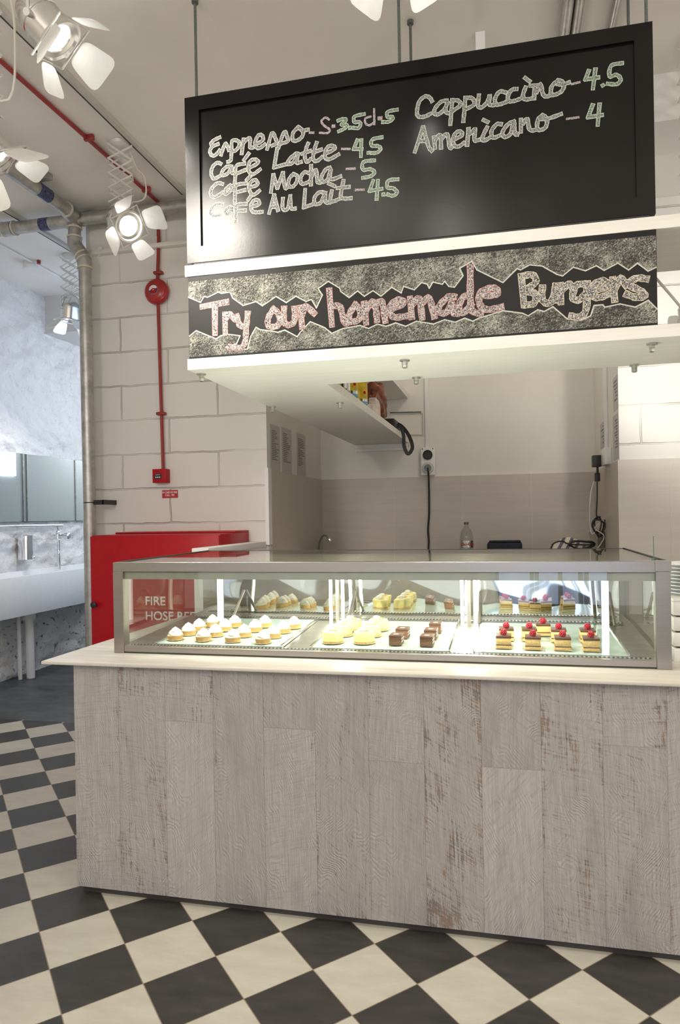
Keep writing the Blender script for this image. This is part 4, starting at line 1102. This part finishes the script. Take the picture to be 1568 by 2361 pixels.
# small service pipes over the right of the boards
def service_pipe(x, r, label):
    tt = thing('service_pipe', label, 'pipe', (x, 3.6, H), 'pipes on the ceiling above the menu board')
    MB().tube([(x, 2.6, H-r-0.004), (x, 4.84, H-r-0.004)], r, 16).build('pipe', 'galv', tt)
    b = MB()
    for y in (2.9, 3.9):
        b.box(x-r-0.001, x+r+0.001, y, y+0.02, H-2*r-0.008, H-0.001)
    b.build('pipe_clip', 'galv', tt, smooth=False)
service_pipe(0.315, 0.026, 'left galvanised pipe of two side by side on the ceiling above the menu board')
service_pipe(0.366, 0.022, 'right galvanised pipe of two side by side on the ceiling above the menu board')
service_pipe(0.535, 0.016, 'single thin pipe on the ceiling nearest the right end of the board')
t = thing('ceiling_bracket', 'small white angle bracket on the ceiling above the menu board', 'bracket', (-0.08, 3.35, H))
MB().box(-0.105, -0.06, 3.34, 3.36, 3.72, H-0.001).box(-0.105, -0.06, 3.36, 3.43, 3.825, H-0.001).build('angle', 'trim_white', t, smooth=False)
# ceiling tracks and conduit
t = thing('lighting_track', 'pale lighting track on the ceiling right of the red conduit', 'lighting track', (-2.2, 3, H))
MB().box(-2.222, -2.182, 0.4, 4.45, H-0.026, H-0.001).build('track', 'track', t, smooth=False)
MB().box(-2.223, -2.214, 0.4, 4.45, H-0.0275, H-0.0262).build('slot', 'dark_line', t, smooth=False)
t = thing('lighting_track', 'pale lighting track on the passage ceiling left of the drain pipe', 'lighting track', (-3.6, 4.8, H))
MB().box(-3.62, -3.58, 1.5, 6.1, H-0.026, H-0.001).build('track', 'track', t, smooth=False)
MB().box(-3.621, -3.612, 1.5, 6.1, H-0.0275, H-0.0262).build('slot', 'dark_line', t, smooth=False)
t = thing('ceiling_conduit', 'thin white conduit with a round junction box on the passage ceiling', 'conduit', (-4.13, 5.3, H))
MB().tube([(-4.10, 4.6, H-0.013), (-4.13, 6.1, H-0.013)], 0.010, 8).build('conduit', 'trim_white', t)
MB().lathe([(0.055, 0), (0.055, 0.03), (0.065, 0.034), (0.065, 0.06), (0.06, 0.068), (0.0, 0.07)], (-4.15, 5.32, H-0.001), (0, 0, -1), 24).build('junction_box', 'white', t)
MB().cyl((-4.055, 5.31, H-0.03), (-4.055, 5.31, H-0.001), 0.017, n=12).build('conduit_clip', 'red_pipe', t)

# ================================================================== hose reel cabinet
t = thing('hose_cabinet', 'tall bright red fire hose reel cabinet against the block wall', 'cabinet', (-2.3, 4.4, 0))
MB().box(-2.78, -1.835, 4.14, 4.648, 0.0, 1.395, 0.003).build('case', 'red', t)
MB().box(-2.78, -1.835, 4.118, 4.138, 0.02, 1.388, 0.003).build('door', 'red', t)
MB().box(-2.765, -1.835, 4.40, 4.648, 1.396, 1.409, 0.002).build('top', 'red', t)
MB().lathe([(0.010, 0), (0.010, 0.012), (0.020, 0.016), (0.021, 0.028), (0.012, 0.034), (0.001, 0.035)], (-2.748, 4.119, 0.925), (0, -1, 0), 18).build('knob', 'black', t)
text('lettering', 'FIRE', (-2.375, 4.1178, 0.925), 0.083, 'white_print', t, bold=0.001)
text('lettering', 'HOSE REEL', (-2.375, 4.1178, 0.826), 0.083, 'white_print', t, bold=0.001)

# ================================================================== washroom side on the left
t = thing('mirror', 'long frameless mirror on the rough white wall above the trough sink', 'mirror', (-4.61, 6.0, 1.5))
MB().box(-4.622, -4.606, 4.3, 7.1, 1.50, 2.162).build('backing', 'grey_panel', t, smooth=False)
MB().box(-4.606, -4.600, 4.3, 7.1, 1.50, 2.162).build('mirror_glass', 'mirror', t, smooth=False)
t = thing('trough_sink', 'long white trough sink with deep front hung on the rough wall', 'sink', (-4.43, 5.6, 0.65))
b = MB()
b.box(-4.275, -4.25, 4.2, 6.9, 0.65, 1.006, 0.002)
b.box(-4.62, -4.595, 4.2, 6.9, 0.65, 1.02, 0.002)
b.box(-4.595, -4.275, 4.2, 4.225, 0.65, 1.0)
b.box(-4.595, -4.275, 6.875, 6.9, 0.65, 1.0)
b.box(-4.595, -4.275, 4.225, 6.875, 0.65, 0.84)
b.build('basin', 'sanitary', t)
MB().tube([(-4.47, 5.63, 0.66), (-4.47, 5.63, 0.56)], 0.06, 16).build('waste_trap', 'white', t)
MB().tube([(-4.47, 5.63, 0.58), (-4.47, 5.64, 0.0)], 0.038, 16).build('waste_pipe', 'white', t)
MB().tube([(-4.53, 5.56, 0.66), (-4.53, 5.57, 0.0)], 0.018, 10).build('supply_pipe', 'white', t)
t = thing('tap', 'chrome pipe tap running along the wall above the trough sink', 'tap', (-4.55, 6.15, 1.0))
MB().tube([(-4.55, 4.3, 1.462), (-4.55, 6.10, 1.452), (-4.55, 6.16, 1.44), (-4.55, 6.185, 1.40)], 0.013, 12, 3).build('supply_tube', 'chrome', t)
b = MB()
b.lathe([(0.016, 0), (0.022, 0.01), (0.022, 0.02), (0.016, 0.03)], (-4.55, 6.185, 1.395), (0, 0, -1), 14)
b.lathe([(0.018, 0), (0.030, 0.015), (0.030, 0.06), (0.018, 0.075)], (-4.55, 6.19, 1.375), (0, 0, -1), 16)
b.tube([(-4.61, 6.19, 1.34), (-4.47, 6.19, 1.34)], 0.020, 14)
b.build('valve', 'chrome', t)
MB().lathe([(0.020, 0), (0.033, 0.008), (0.033, 0.05), (0.022, 0.058)], (-4.475, 6.19, 1.34), (1, 0, 0), 12).build('handle', 'chrome', t)
MB().tube([(-4.55, 6.19, 1.30), (-4.55, 6.19, 1.19), (-4.545, 6.182, 1.16), (-4.55, 6.19, 1.12), (-4.55, 6.20, 0.995)], 0.014, 12, 3).build('spout', 'chrome', t)
t = thing('soap_dispenser', 'chrome wall soap dispenser above the trough sink', 'soap dispenser', (-4.57, 5.74, 1.12))
MB().box(-4.62, -4.575, 5.675, 5.80, 1.125, 1.365, 0.004).build('back_plate', 'chrome', t)
MB().lathe([(0.05, 0), (0.056, 0.004), (0.056, 0.236), (0.05, 0.24)], (-4.565, 5.735, 1.125), (0, 0, 1), 28).build('cylinder', 'chrome', t)
MB().sphere((-4.512, 5.755, 1.145), 0.016, 2, (1, 1, 1.5)).build('push_button', 'chrome', t)

# ================================================================== kitchen recess
t = thing('back_counter', 'stainless back counter along the tiled kitchen wall', 'counter', (-0.4, 5.8, 0))
MB().box(-1.675, 0.74, 5.40, 6.11, 1.13, 1.165, 0.003).build('worktop', 'steel', t)
MB().box(-1.675, 0.74, 5.45, 6.11, 0.0, 1.13).build('body', 'trim_white', t, smooth=False)
t = thing('kitchen_tap', 'dark gooseneck tap at the left end of the back counter', 'tap', (-1.6, 5.7, 1.165))
MB().tube([(-1.605, 5.7, 1.165), (-1.60, 5.7, 1.25), (-1.575, 5.7, 1.315), (-1.545, 5.7, 1.335), (-1.52, 5.7, 1.318), (-1.51, 5.7, 1.30)], 0.0085, 10, 4).build('neck', 'rod', t)
MB().lathe([(0.010, 0), (0.014, 0.01), (0.017, 0.03), (0.015, 0.034)], (-1.513, 5.7, 1.312), (0.45, 0, -1), 14).build('nozzle', 'chrome', t)
MB().lathe([(0.022, 0), (0.016, 0.02)], (-1.605, 5.7, 1.165), (0, 0, 1), 14).build('base', 'rod', t)
t = thing('socket_outlet', 'pale weatherproof double socket on the kitchen back wall', 'socket', (-0.68, 6.1, 1.97))
MB().box(-0.743, -0.612, 6.075, 6.11, 1.852, 2.105, 0.008).build('plate', 'white', t)
MB().lathe([(0.044, 0), (0.044, 0.012), (0.036, 0.014), (0.034, 0.008), (0.0, 0.008)], (-0.677, 6.076, 2.035), (0, -1, 0), 28).build('socket', 'black', t)
MB().lathe([(0.052, 0), (0.052, 0.014), (0.040, 0.02), (0.0, 0.021)], (-0.677, 6.076, 1.918), (0, -1, 0), 28).build('cover', 'track', t)
MB().lathe([(0.032, 0), (0.030, 0.006), (0.0, 0.007)], (-0.677, 6.055, 1.918), (0, -1, 0), 24).build('plug', 'rod', t)
for x in (-0.725, -0.630):
    MB().cyl((x, 6.0755, 2.09), (x, 6.0735, 2.09), 0.006, n=10).build('screw', 'rod', t)
t = thing('power_cable', 'black power cable hanging from the double socket to the back counter', 'cable', (-0.68, 6.09, 1.2))
MB().tube([(-0.677, 6.05, 1.918), (-0.672, 6.06, 1.86), (-0.672, 6.085, 1.7), (-0.676, 6.09, 1.5), (-0.688, 6.09, 1.36), (-0.683, 6.09, 1.26), (-0.688, 6.08, 1.168)], 0.0085, 8, 4).build('cable', 'black_cable', t)
t = thing('cable_trunking', 'thin white trunking above the double socket on the back wall', 'trunking', (-0.68, 6.12, 2.1))
MB().box(-0.70, -0.665, 6.105, 6.125, 2.105, 3.2, 0.002).build('trunk', 'trim_white', t)
b = MB()
b.tube([(-0.86, 6.118, 2.232), (-0.722, 6.118, 2.224), (-0.722, 6.118, 2.42), (-1.10, 6.118, 2.43)], 0.006, 6)
b.build('loop', 'white_cable', t)
MB().tube([(-1.02, 6.112, 2.437), (-0.735, 6.112, 2.430)], 0.006, 6).build('rail', 'rod', t)
# bottle
t = thing('soda_bottle', 'clear plastic soda bottle with silver and red label on the back counter', 'bottle', (-0.324, 5.7, 1.165))
MB().lathe([(0.045, 0.0), (0.055, 0.01), (0.057, 0.05), (0.055, 0.06), (0.055, 0.105), (0.057, 0.115), (0.055, 0.15), (0.044, 0.19), (0.026, 0.218), (0.017, 0.234), (0.016, 0.245), (0.0, 0.245)], (-0.324, 5.7, 1.166), n=28).build('body', 'clear_plastic', t)
MB().lathe([(0.0575, 0.055), (0.0575, 0.112)], (-0.324, 5.7, 1.166), n=28).build('label', 'lamp_metal', t)
text('lettering', 'Coca-Cola', (-0.365, 5.6415, 1.238), 0.034, 'red', t, sx=0.7, bold=0.0006)
MB().lathe([(0.0185, 0.244), (0.0185, 0.265), (0.0, 0.266)], (-0.324, 5.7, 1.166), n=18).build('cap', 'rod', t)
t = thing('navy_case', 'small dark navy fabric case lying on the back counter', 'case', (-0.02, 5.7, 1.165))
MT['navy'] = M('navy fabric', (0.016, 0.018, 0.032), 0.75, noise_amt=0.4, noise_scale=80)
MB().box(-0.155, 0.125, 5.64, 5.80, 1.166, 1.262, 0.018, 3).build('body', 'navy', t)
MB().box(-0.14, 0.115, 5.645, 5.79, 1.262, 1.274, 0.005).build('flap', 'navy', t)
# folded striped cloth and cables on the counter
def cloth_mat():
    t = NT('blue and white striped cloth')
    x, y, z = xyz(t, t.coords())
    m = t.math('GREATER_THAN', t.math('FLOORED_MODULO', t.math('ADD', x, t.math('MULTIPLY', z, -0.6)), 0.062), 0.036)
    t.set(color=t.mix(m, (0.72, 0.68, 0.62), (0.14, 0.145, 0.19)), rough=0.85)
    return t.m
MT['cloth'] = cloth_mat()
bm = bmesh.new()
gr = []
for i in range(41):
    row = []
    for k in range(21):
        u, v = i/40, k/20
        x = 0.33+0.315*u
        y = 5.56+0.22*v
        hump = math.sin(PI*min(1, max(0, u)))**0.6*math.sin(PI*v)**0.5
        z = 1.170+0.125*hump+0.016*noise.noise(Vector((x*22, y*18, 0)))*hump
        row.append(bm.verts.new((x, y, z)))
    gr.append(row)
for i in range(40):
    for k in range(20):
        bm.faces.new((gr[i][k], gr[i+1][k], gr[i+1][k+1], gr[i][k+1]))
b = MB(); b.bm.free(); b.bm = bm
tag(b.build('striped_cloth', 'cloth', angle=3.0), 'crumpled blue and white striped cloth at the right of the back counter', 'cloth')
t = thing('coiled_cable', 'black cable lying coiled in front of the striped cloth', 'cable', (0.5, 5.5, 1.165))
pts = [(0.33, 5.46, 1.17)]
pts += [(0.35, 5.47, 1.25), (0.42, 5.48, 1.275), (0.48, 5.49, 1.25)]
for k in range(26):
    a = k*0.75
    pts.append((0.57+(0.085+0.012*math.sin(k*1.7))*math.cos(a), 5.485+0.05*math.sin(a*0.5), 1.246+(0.030+0.008*math.sin(k*2.3))*math.sin(a)))
pts += [(0.62, 5.47, 1.21), (0.50, 5.45, 1.19), (0.40, 5.45, 1.195), (0.36, 5.45, 1.17)]
MB().tube(pts, 0.006, 7, 3).build('cable', 'black_cable', t)
# plug adapter, hanging cables
t = thing('wall_socket', 'white socket box on the right side wall of the kitchen recess', 'socket', (0.72, 5.3, 1.9))
MB().box(0.706, 0.754, 5.17, 5.42, 1.842, 1.965, 0.004).build('box', 'white', t)
MB().box(0.730, 0.754, 5.33, 5.38, 1.965, 2.6, 0.002).build('conduit', 'trim_white', t)
t = thing('power_adapter', 'black plug adapter with a small inline block hanging from the side socket', 'adapter', (0.68, 5.38, 1.87))
MB().box(0.645, 0.708, 5.36, 5.44, 1.838, 1.925, 0.005).build('plug', 'black', t)
MB().box(0.661, 0.699, 5.38, 5.405, 1.728, 1.792, 0.004).build('inline_block', 'black', t)
MB().tube([(0.682, 5.39, 1.84), (0.682, 5.39, 1.79)], 0.008, 8).build('lead', 'black_cable', t)
pts = [(0.678, 5.39, 1.73), (0.676, 5.39, 1.6), (0.670, 5.40, 1.47)]
for k in range(30):
    a = k*0.85+1.2
    pts.append((0.685+(0.035+0.016*math.sin(k*0.9))*math.cos(a)+0.010*math.sin(k*0.31), 5.40+0.02*math.sin(k*0.6), 1.385+(0.062+0.02*math.cos(k*1.3))*math.sin(a)))
MB().tube(pts, 0.0052, 7, 3).build('tangled_cable', 'black_cable', t)
t = thing('white_cable', 'thin white cable hanging beside the black adapter lead', 'cable', (0.65, 5.4, 1.4))
MB().tube([(0.657, 5.41, 1.73), (0.63, 5.41, 1.62), (0.622, 5.41, 1.42), (0.64, 5.40, 1.33), (0.69, 5.385, 1.41), (0.655, 5.375, 1.37), (0.72, 5.38, 1.31), (0.66, 5.41, 1.2)], 0.004, 7, 5).build('cable', 'white_cable', t)
t = thing('document_stand', 'dark grey wedge shaped stand at the right end of the back counter', 'stand', (0.68, 5.6, 1.165))
MT['dark_grey'] = M('dark grey plastic', (0.11, 0.095, 0.085), 0.5)
MB().prism([(0.715, 1.166), (0.738, 1.166), (0.738, 1.35), (0.715, 1.305)], (0, 5.72, 0), (1, 0, 0), (0, 0, 1), 0.22).build('stand', 'dark_grey', t, smooth=False)
MB().prism([(5.44, 1.168), (5.47, 1.168), (5.80, 1.33), (5.80, 1.335)], (0.655, 0, 0), (0, 1, 0), (0, 0, 1), 0.05).build('clear_sheet', 'clear_plastic', t, smooth=False)
# notices on the side walls
def notice(y0, y1, z0, z1, label, x=-1.6855, s=1, lines=16, seed=1):
    tt = thing('paper_notice', label, 'notice', (x, (y0+y1)/2, z0), 'printed notices in the kitchen recess')
    MB().box(min(x, x+0.0015*s), max(x, x+0.0015*s), y0, y1, z0, z1).build('sheet', 'paper', tt, smooth=False)
    rr = random.Random(seed)
    b = MB()
    hh = (z1-z0)*0.66/lines
    for k in range(lines):
        z = z1-(z1-z0)*0.12-k*hh
        L = (y1-y0)*(0.30+0.45*rr.random())
        a = y0+(y1-y0)*0.14
        xx = x+0.0015*s
        b.box(min(xx, xx+0.0006*s), max(xx, xx+0.0006*s), a, a+L, z-hh*0.5, z)
    b.build('print', 'ink', tt, smooth=False)
notice(4.72, 4.94, 1.845, 2.19, 'printed notice taped to the left kitchen wall, nearest the corner', lines=17, seed=3)
notice(4.985, 5.23, 1.845, 2.20, 'printed notice taped to the left kitchen wall, middle of three', lines=16, seed=4)
notice(5.37, 5.62, 1.845, 2.20, 'printed notice taped to the left kitchen wall, farthest from the counter', lines=17, seed=5)
notice(4.86, 5.06, 2.20, 2.43, 'printed notice on the right kitchen wall, the upper of two near the bright corner', 0.7545, -1, 6, 6)
notice(4.86, 5.09, 1.86, 2.17, 'printed notice on the right kitchen wall, the lower of two near the bright corner', 0.7545, -1, 10, 7)
notice(5.46, 5.74, 1.97, 2.20, 'printed notice on the right kitchen wall, behind the white socket', 0.7545, -1, 6, 8)

# ================================================================== things on the shelf wing
ZS = 2.1995
MT['lime'] = M('lime green card', (0.32, 0.62, 0.10), 0.5)
MT['yellow_can'] = M('yellow can print', (0.62, 0.42, 0.02), 0.3, noise_amt=0.3, noise_scale=25)
MT['blue_can'] = M('light blue print', (0.16, 0.42, 0.55), 0.35)
MT['brown_bag'] = M('brown leather', (0.20, 0.055, 0.022), 0.45, noise_amt=0.5, noise_scale=12, bump=0.4)
MT['torn'] = M('stained white card', (0.70, 0.60, 0.54), 0.6, noise_amt=0.3, noise_scale=30)
tag(MB().box(-0.98, -0.885, 3.55, 3.655, ZS, ZS+0.15, 0.002).build('green_carton', 'lime'), 'lime green carton at the near end of the shelf wing', 'carton')
def glass_bottle(y, label):
    tt = thing('glass_bottle', label, 'bottle', (-0.90, y, ZS), 'glass bottles on the shelf wing')
    MB().lathe([(0.024, 0), (0.027, 0.006), (0.027, 0.10), (0.018, 0.13), (0.011, 0.15), (0.011, 0.18), (0.0, 0.18)], (-0.892, y, ZS+0.0005), n=20).build('body', 'clear_plastic', tt)
    MB().lathe([(0.0275, 0.02), (0.0275, 0.085)], (-0.892, y, ZS+0.0005), n=20).build('label', 'lamp_metal', tt)
    MB().lathe([(0.0125, 0.178), (0.0125, 0.192), (0.0, 0.193)], (-0.892, y, ZS+0.0005), n=14).build('cap', 'nut', tt)
glass_bottle(3.715, 'slim clear glass bottle next to the lime green carton')
glass_bottle(3.80, 'slim clear glass bottle just before the yellow cans')
def can(y, label):
    tt = thing('drink_can', label, 'can', (-0.895, y, ZS), 'yellow drink cans on the shelf wing')
    r = 0.043
    MB().lathe([(r*0.8, 0), (r, 0.012), (r, 0.028)], (-0.897, y, ZS+0.0005), n=28).build('lower_band', 'blue_can', tt)
    MB().lathe([(r, 0.028), (r, 0.045)], (-0.897, y, ZS+0.0005), n=28).build('silver_band', 'lamp_metal', tt)
    MB().lathe([(r, 0.045), (r, 0.175)], (-0.897, y, ZS+0.0005), n=28).build('body', 'yellow_can', tt)
    MB().lathe([(r, 0.175), (r, 0.19), (r*0.82, 0.205), (r*0.78, 0.205), (r*0.76, 0.20), (0.0, 0.20)], (-0.897, y, ZS+0.0005), n=28).build('top', 'lamp_metal', tt)
    MB().lathe([(0.010, 0), (0.0, 0.002)], (-0.897+r*0.72, y-r*0.70, ZS+0.085), (0.72, -0.70, 0), 12).build('badge', 'red', tt)
can(3.96, 'yellow drink can next to the glass bottles on the shelf wing')
can(4.25, 'yellow and blue drink can in front of the clear plastic tub')
t = thing('plastic_tub', 'clear plastic tub leaning behind the yellow cans on the shelf wing', 'tub', (-0.93, 4.48, ZS))
b = MB()
b.lathe([(0.055, 0.0), (0.075, 0.12), (0.082, 0.122), (0.082, 0.13), (0.075, 0.13), (0.053, 0.004), (0.0, 0.004)], (-1.00, 4.46, ZS+0.012), (0.10, 0.05, 1), n=28)
b.build('tub', 'clear_plastic', t)
t = thing('leather_bag', 'crumpled brown leather bag on the shelf wing', 'bag', (-0.95, 5.0, ZS))
bm = bmesh.new()
bmesh.ops.create_icosphere(bm, subdivisions=5, radius=1)
for v in bm.verts:
    p = v.co.copy()
    d = 1+0.22*noise.fractal(p*1.6, 1.0, 2.0, 4)+0.10*math.sin(p.z*7+p.y*5)
    z = (p.z*d+1)*0.5
    v.co = Vector((-0.955+p.x*d*0.088, 5.05+p.y*d*0.22, ZS+0.004+max(0.0, z)*0.30))
b = MB(); b.bm.free(); b.bm = bm
b.build('bag', 'brown_bag', t, angle=3)
t = thing('torn_carton', 'small torn white carton in front of the brown bag on the shelf wing', 'carton', (-0.88, 4.7, ZS))
MB().prism([(4.46, 0.001), (4.74, 0.001), (4.74, 0.075), (4.69, 0.105), (4.56, 0.110), (4.53, 0.06), (4.46, 0.045)], (-0.905, 0, ZS), (0, 1, 0), (0, 0, 1), 0.045).build('carton', 'torn', t, smooth=False)
t = thing('black_bag', 'black bag at the back of the shelf wing with its strap hanging over the edge', 'bag', (-0.9, 5.5, ZS))
MB().box(-1.02, -0.862, 5.40, 5.70, ZS+0.0005, ZS+0.085, 0.018, 3).build('bag', 'black', t)
b = MB()
P = catmull([Vector((x, 5.55+0.004*k, z)) for k, (x, z) in enumerate(((-0.875, 2.250), (-0.838, 2.225), (-0.818, 2.16), (-0.815, 2.07), (-0.785, 2.005), (-0.748, 2.05), (-0.760, 2.12), (-0.795, 2.19), (-0.838, 2.240), (-0.875, 2.262)))], 5)
rg = []
for i, p in enumerate(P):
    d = (P[min(i+1, len(P)-1)]-P[max(i-1, 0)]).normalized()
    e = Vector((-d.z, 0, d.x))*0.015
    q = Vector((0, 0.003, 0))
    rg.append([b.bm.verts.new(v) for v in (p-e, p+e, p+e+q, p-e+q)])
b.skin(rg)
b.build('strap', 'black', t, smooth=False)

# ================================================================== spotlights
def rounded(pts, r=0.3, n=4):
    out = []
    m = len(pts)
    for i in range(m):
        p = Vector((*pts[i], 0)); a = Vector((*pts[i-1], 0)); c = Vector((*pts[(i+1) % m], 0))
        p0 = p+(a-p)*r; p1 = p+(c-p)*r
        for k in range(n+1):
            t = k/n
            q = p0*(1-t)**2+p*2*t*(1-t)+p1*t*t
            out.append((q.x, q.y))
    return out
def spotlight(label, x, y, z_can, aim, power, L=None, roll=0.0, size=1.75, doors=(0.55, 0.75, 0.5, 0.8), dsc=1.0, sc_ang=0.0, color=WARM):
    t = thing('spotlight', label, 'spotlight', (x, y, H), 'spotlights on extending scissor arms')
    MB().lathe([(0.0, 0), (0.058, 0.0), (0.061, 0.006), (0.056, 0.022), (0.030, 0.032), (0.0, 0.033)], (x, y, H-0.0005), (0, 0, -1), 28).build('ceiling_rose', 'arm_metal', t)
    z0 = H-0.033
    zb = z_can+0.105
    n = max(3, int(round((z0-zb)/0.092)))
    hh = (z0-zb)/n
    wv = 0.070
    ca, sa = math.cos(sc_ang), math.sin(sc_ang)
    def W(u, v, z):
        return Vector((x+u*ca-v*sa, y+u*sa+v*ca, z))
    b = MB()
    for v in (-0.035, 0.035):
        for k in range(n):
            za, zb_ = z0-k*hh, z0-(k+1)*hh
            for sgn, dv in ((1, -0.003), (-1, 0.003)):
                p, q = W(-wv*sgn, v+dv, za), W(wv*sgn, v+dv, zb_)
                b.tube([p, q], 0.0062, 5)
    for k in range(n+1):
        for u in (-wv, wv):
            b.tube([W(u, -0.04, z0-k*hh), W(u, 0.04, z0-k*hh)], 0.004, 6)
    b.build('scissor_arm', 'arm_metal', t, smooth=False)
    ax = (Vector(aim)-Vector((x, y, z_can))).normalized()
    c = Vector((x, y, z_can))
    back = c-ax*0.10
    front = c+ax*0.095
    MB().lathe([(0.0, -0.005), (0.035, 0.0), (0.060, 0.02), (0.074, 0.05), (0.079, 0.08), (0.079, 0.088), (0.083, 0.089), (0.083, 0.094), (0.079, 0.096), (0.079, 0.185), (0.092, 0.187), (0.094, 0.200), (0.083, 0.200), (0.078, 0.190), (0.060, 0.186), (0.055, 0.178), (0.054, 0.150), (0.0, 0.148)], back, ax, 40).build('can', 'lamp_metal', t)
    ln = MB().lathe([(0.0545, 0.166), (0.052, 0.172), (0.035, 0.178), (0.0, 0.180)], back, ax, 32).build('lens', 'lens', t)
    # yoke
    up = Vector((0, 0, 1))
    sd = ax.cross(up).normalized()
    if roll:
        sd = (Matrix.Rotation(roll, 3, ax) @ sd)
    up2 = sd.cross(ax).normalized()
    top = Vector((x, y, zb-0.005))
    b = MB()
    for s in (-1, 1):
        b.tube([c+sd*(0.086*s), c+sd*(0.090*s)+Vector((0, 0, 0.06)), top+sd*(0.055*s)], 0.006, 6)
        b.cyl(c+sd*(0.076*s), c+sd*(0.098*s), 0.014, n=12)
    b.tube([top-sd*0.055, top+sd*0.055], 0.006, 6)
    b.build('yoke', 'arm_metal', t)
    # square colour frame holder
    b = MB()
    q = [(-0.094, -0.094), (0.094, -0.094), (0.094, 0.094), (-0.094, 0.094)]
    for i in range(4):
        p0, p1 = q[i], q[(i+1) % 4]
        b.tube([front+sd*p0[0]+up2*p0[1]+ax*0.006, front+sd*p1[0]+up2*p1[1]+ax*0.006], 0.0045, 6)
    b.build('door_frame', 'lamp_metal', t)
    for i, (d, e) in enumerate(((sd, up2), (-sd, up2), (up2, sd), (-up2, sd))):
        an = doors[i]
        ww = 0.090 if i < 2 else 0.072
        o_ = front+d*0.098+ax*0.010
        ey = ax*math.cos(an)+d*math.sin(an)
        ln_ = 0.135*dsc if i < 2 else 0.115*dsc
        poly = rounded([(-ww*0.62, 0), (ww*0.62, 0), (ww*0.92, ln_), (-ww*0.92, ln_)], 0.26)
        MB().prism(poly, o_, e, ey, 0.0025).build('barn_door', 'door_metal', t, smooth=False)
    # supply cable
    MB().tube([back+up*0.02, back-ax*0.05+Vector((0.05, -0.02, 0.06)), W(wv+0.06, 0.0, z_can+0.15), W(wv+0.07, 0.03, (z_can+H)/2+0.05), W(wv+0.02, 0.06, H-0.12), W(0.05, 0.03, H-0.03)], 0.005, 7, 5).build('cable', 'white_cable', t)
    if power:
        sp = spot('lamp_light', tuple(back+ax*0.20), tuple(back+ax*3.0), power, color, size, 0.75, 0.05)
        # the lamp belongs to its spotlight
        sp.parent = t
        sp.matrix_parent_inverse = Matrix.Translation(-Vector((x, y, H)))
    return t
spotlight('spotlight at the upper left corner with its lens glaring down', -1.72, 2.30, 3.44, (-1.10, 2.55, 2.66), 36, roll=0.5, doors=(0.75, 0.7, 0.65, 0.6))
spotlight('spotlight cut by the left edge of the picture', -2.09, 2.40, 3.08, (-1.64, 2.80, 2.33), 36, roll=-0.5, doors=(0.7, 0.7, 0.7, 0.5))
spotlight('spotlight on a long scissor arm between the drain pipe and the menu board', -2.295, 3.78, 3.345, (-1.375, 3.34, 2.725), 45, roll=0.75, doors=(0.85, 0.8, 0.95, 0.75), sc_ang=0.45)
spotlight('spotlight in the passage half hidden behind the drain pipe', -3.715, 5.27, 3.36, (-4.05, 5.40, 0.5), 75, sc_ang=0.3)
spotlight('spotlight above the menu board with only its flaps in view', -0.31, 2.18, 3.44, (-0.33, 2.26, 0.0), 90, roll=0.785, size=0.95, color=(1.0, 0.97, 0.80), doors=(0.45, 0.45, 0.5, 0.5))
t = spotlight('spotlight behind the right end of the burger sign', 0.945, 3.62, 2.44, (1.35, 4.85, 2.5), 47, doors=(0.5, 0.5, 0.5, 0.5))
MB().tube([(0.585, 3.25, 2.66), (0.655, 3.25, 2.565), (0.735, 3.28, 2.475), (0.81, 3.36, 2.42), (0.90, 3.52, 2.40)], 0.006, 7, 5).build('cable', 'white_cable', t)
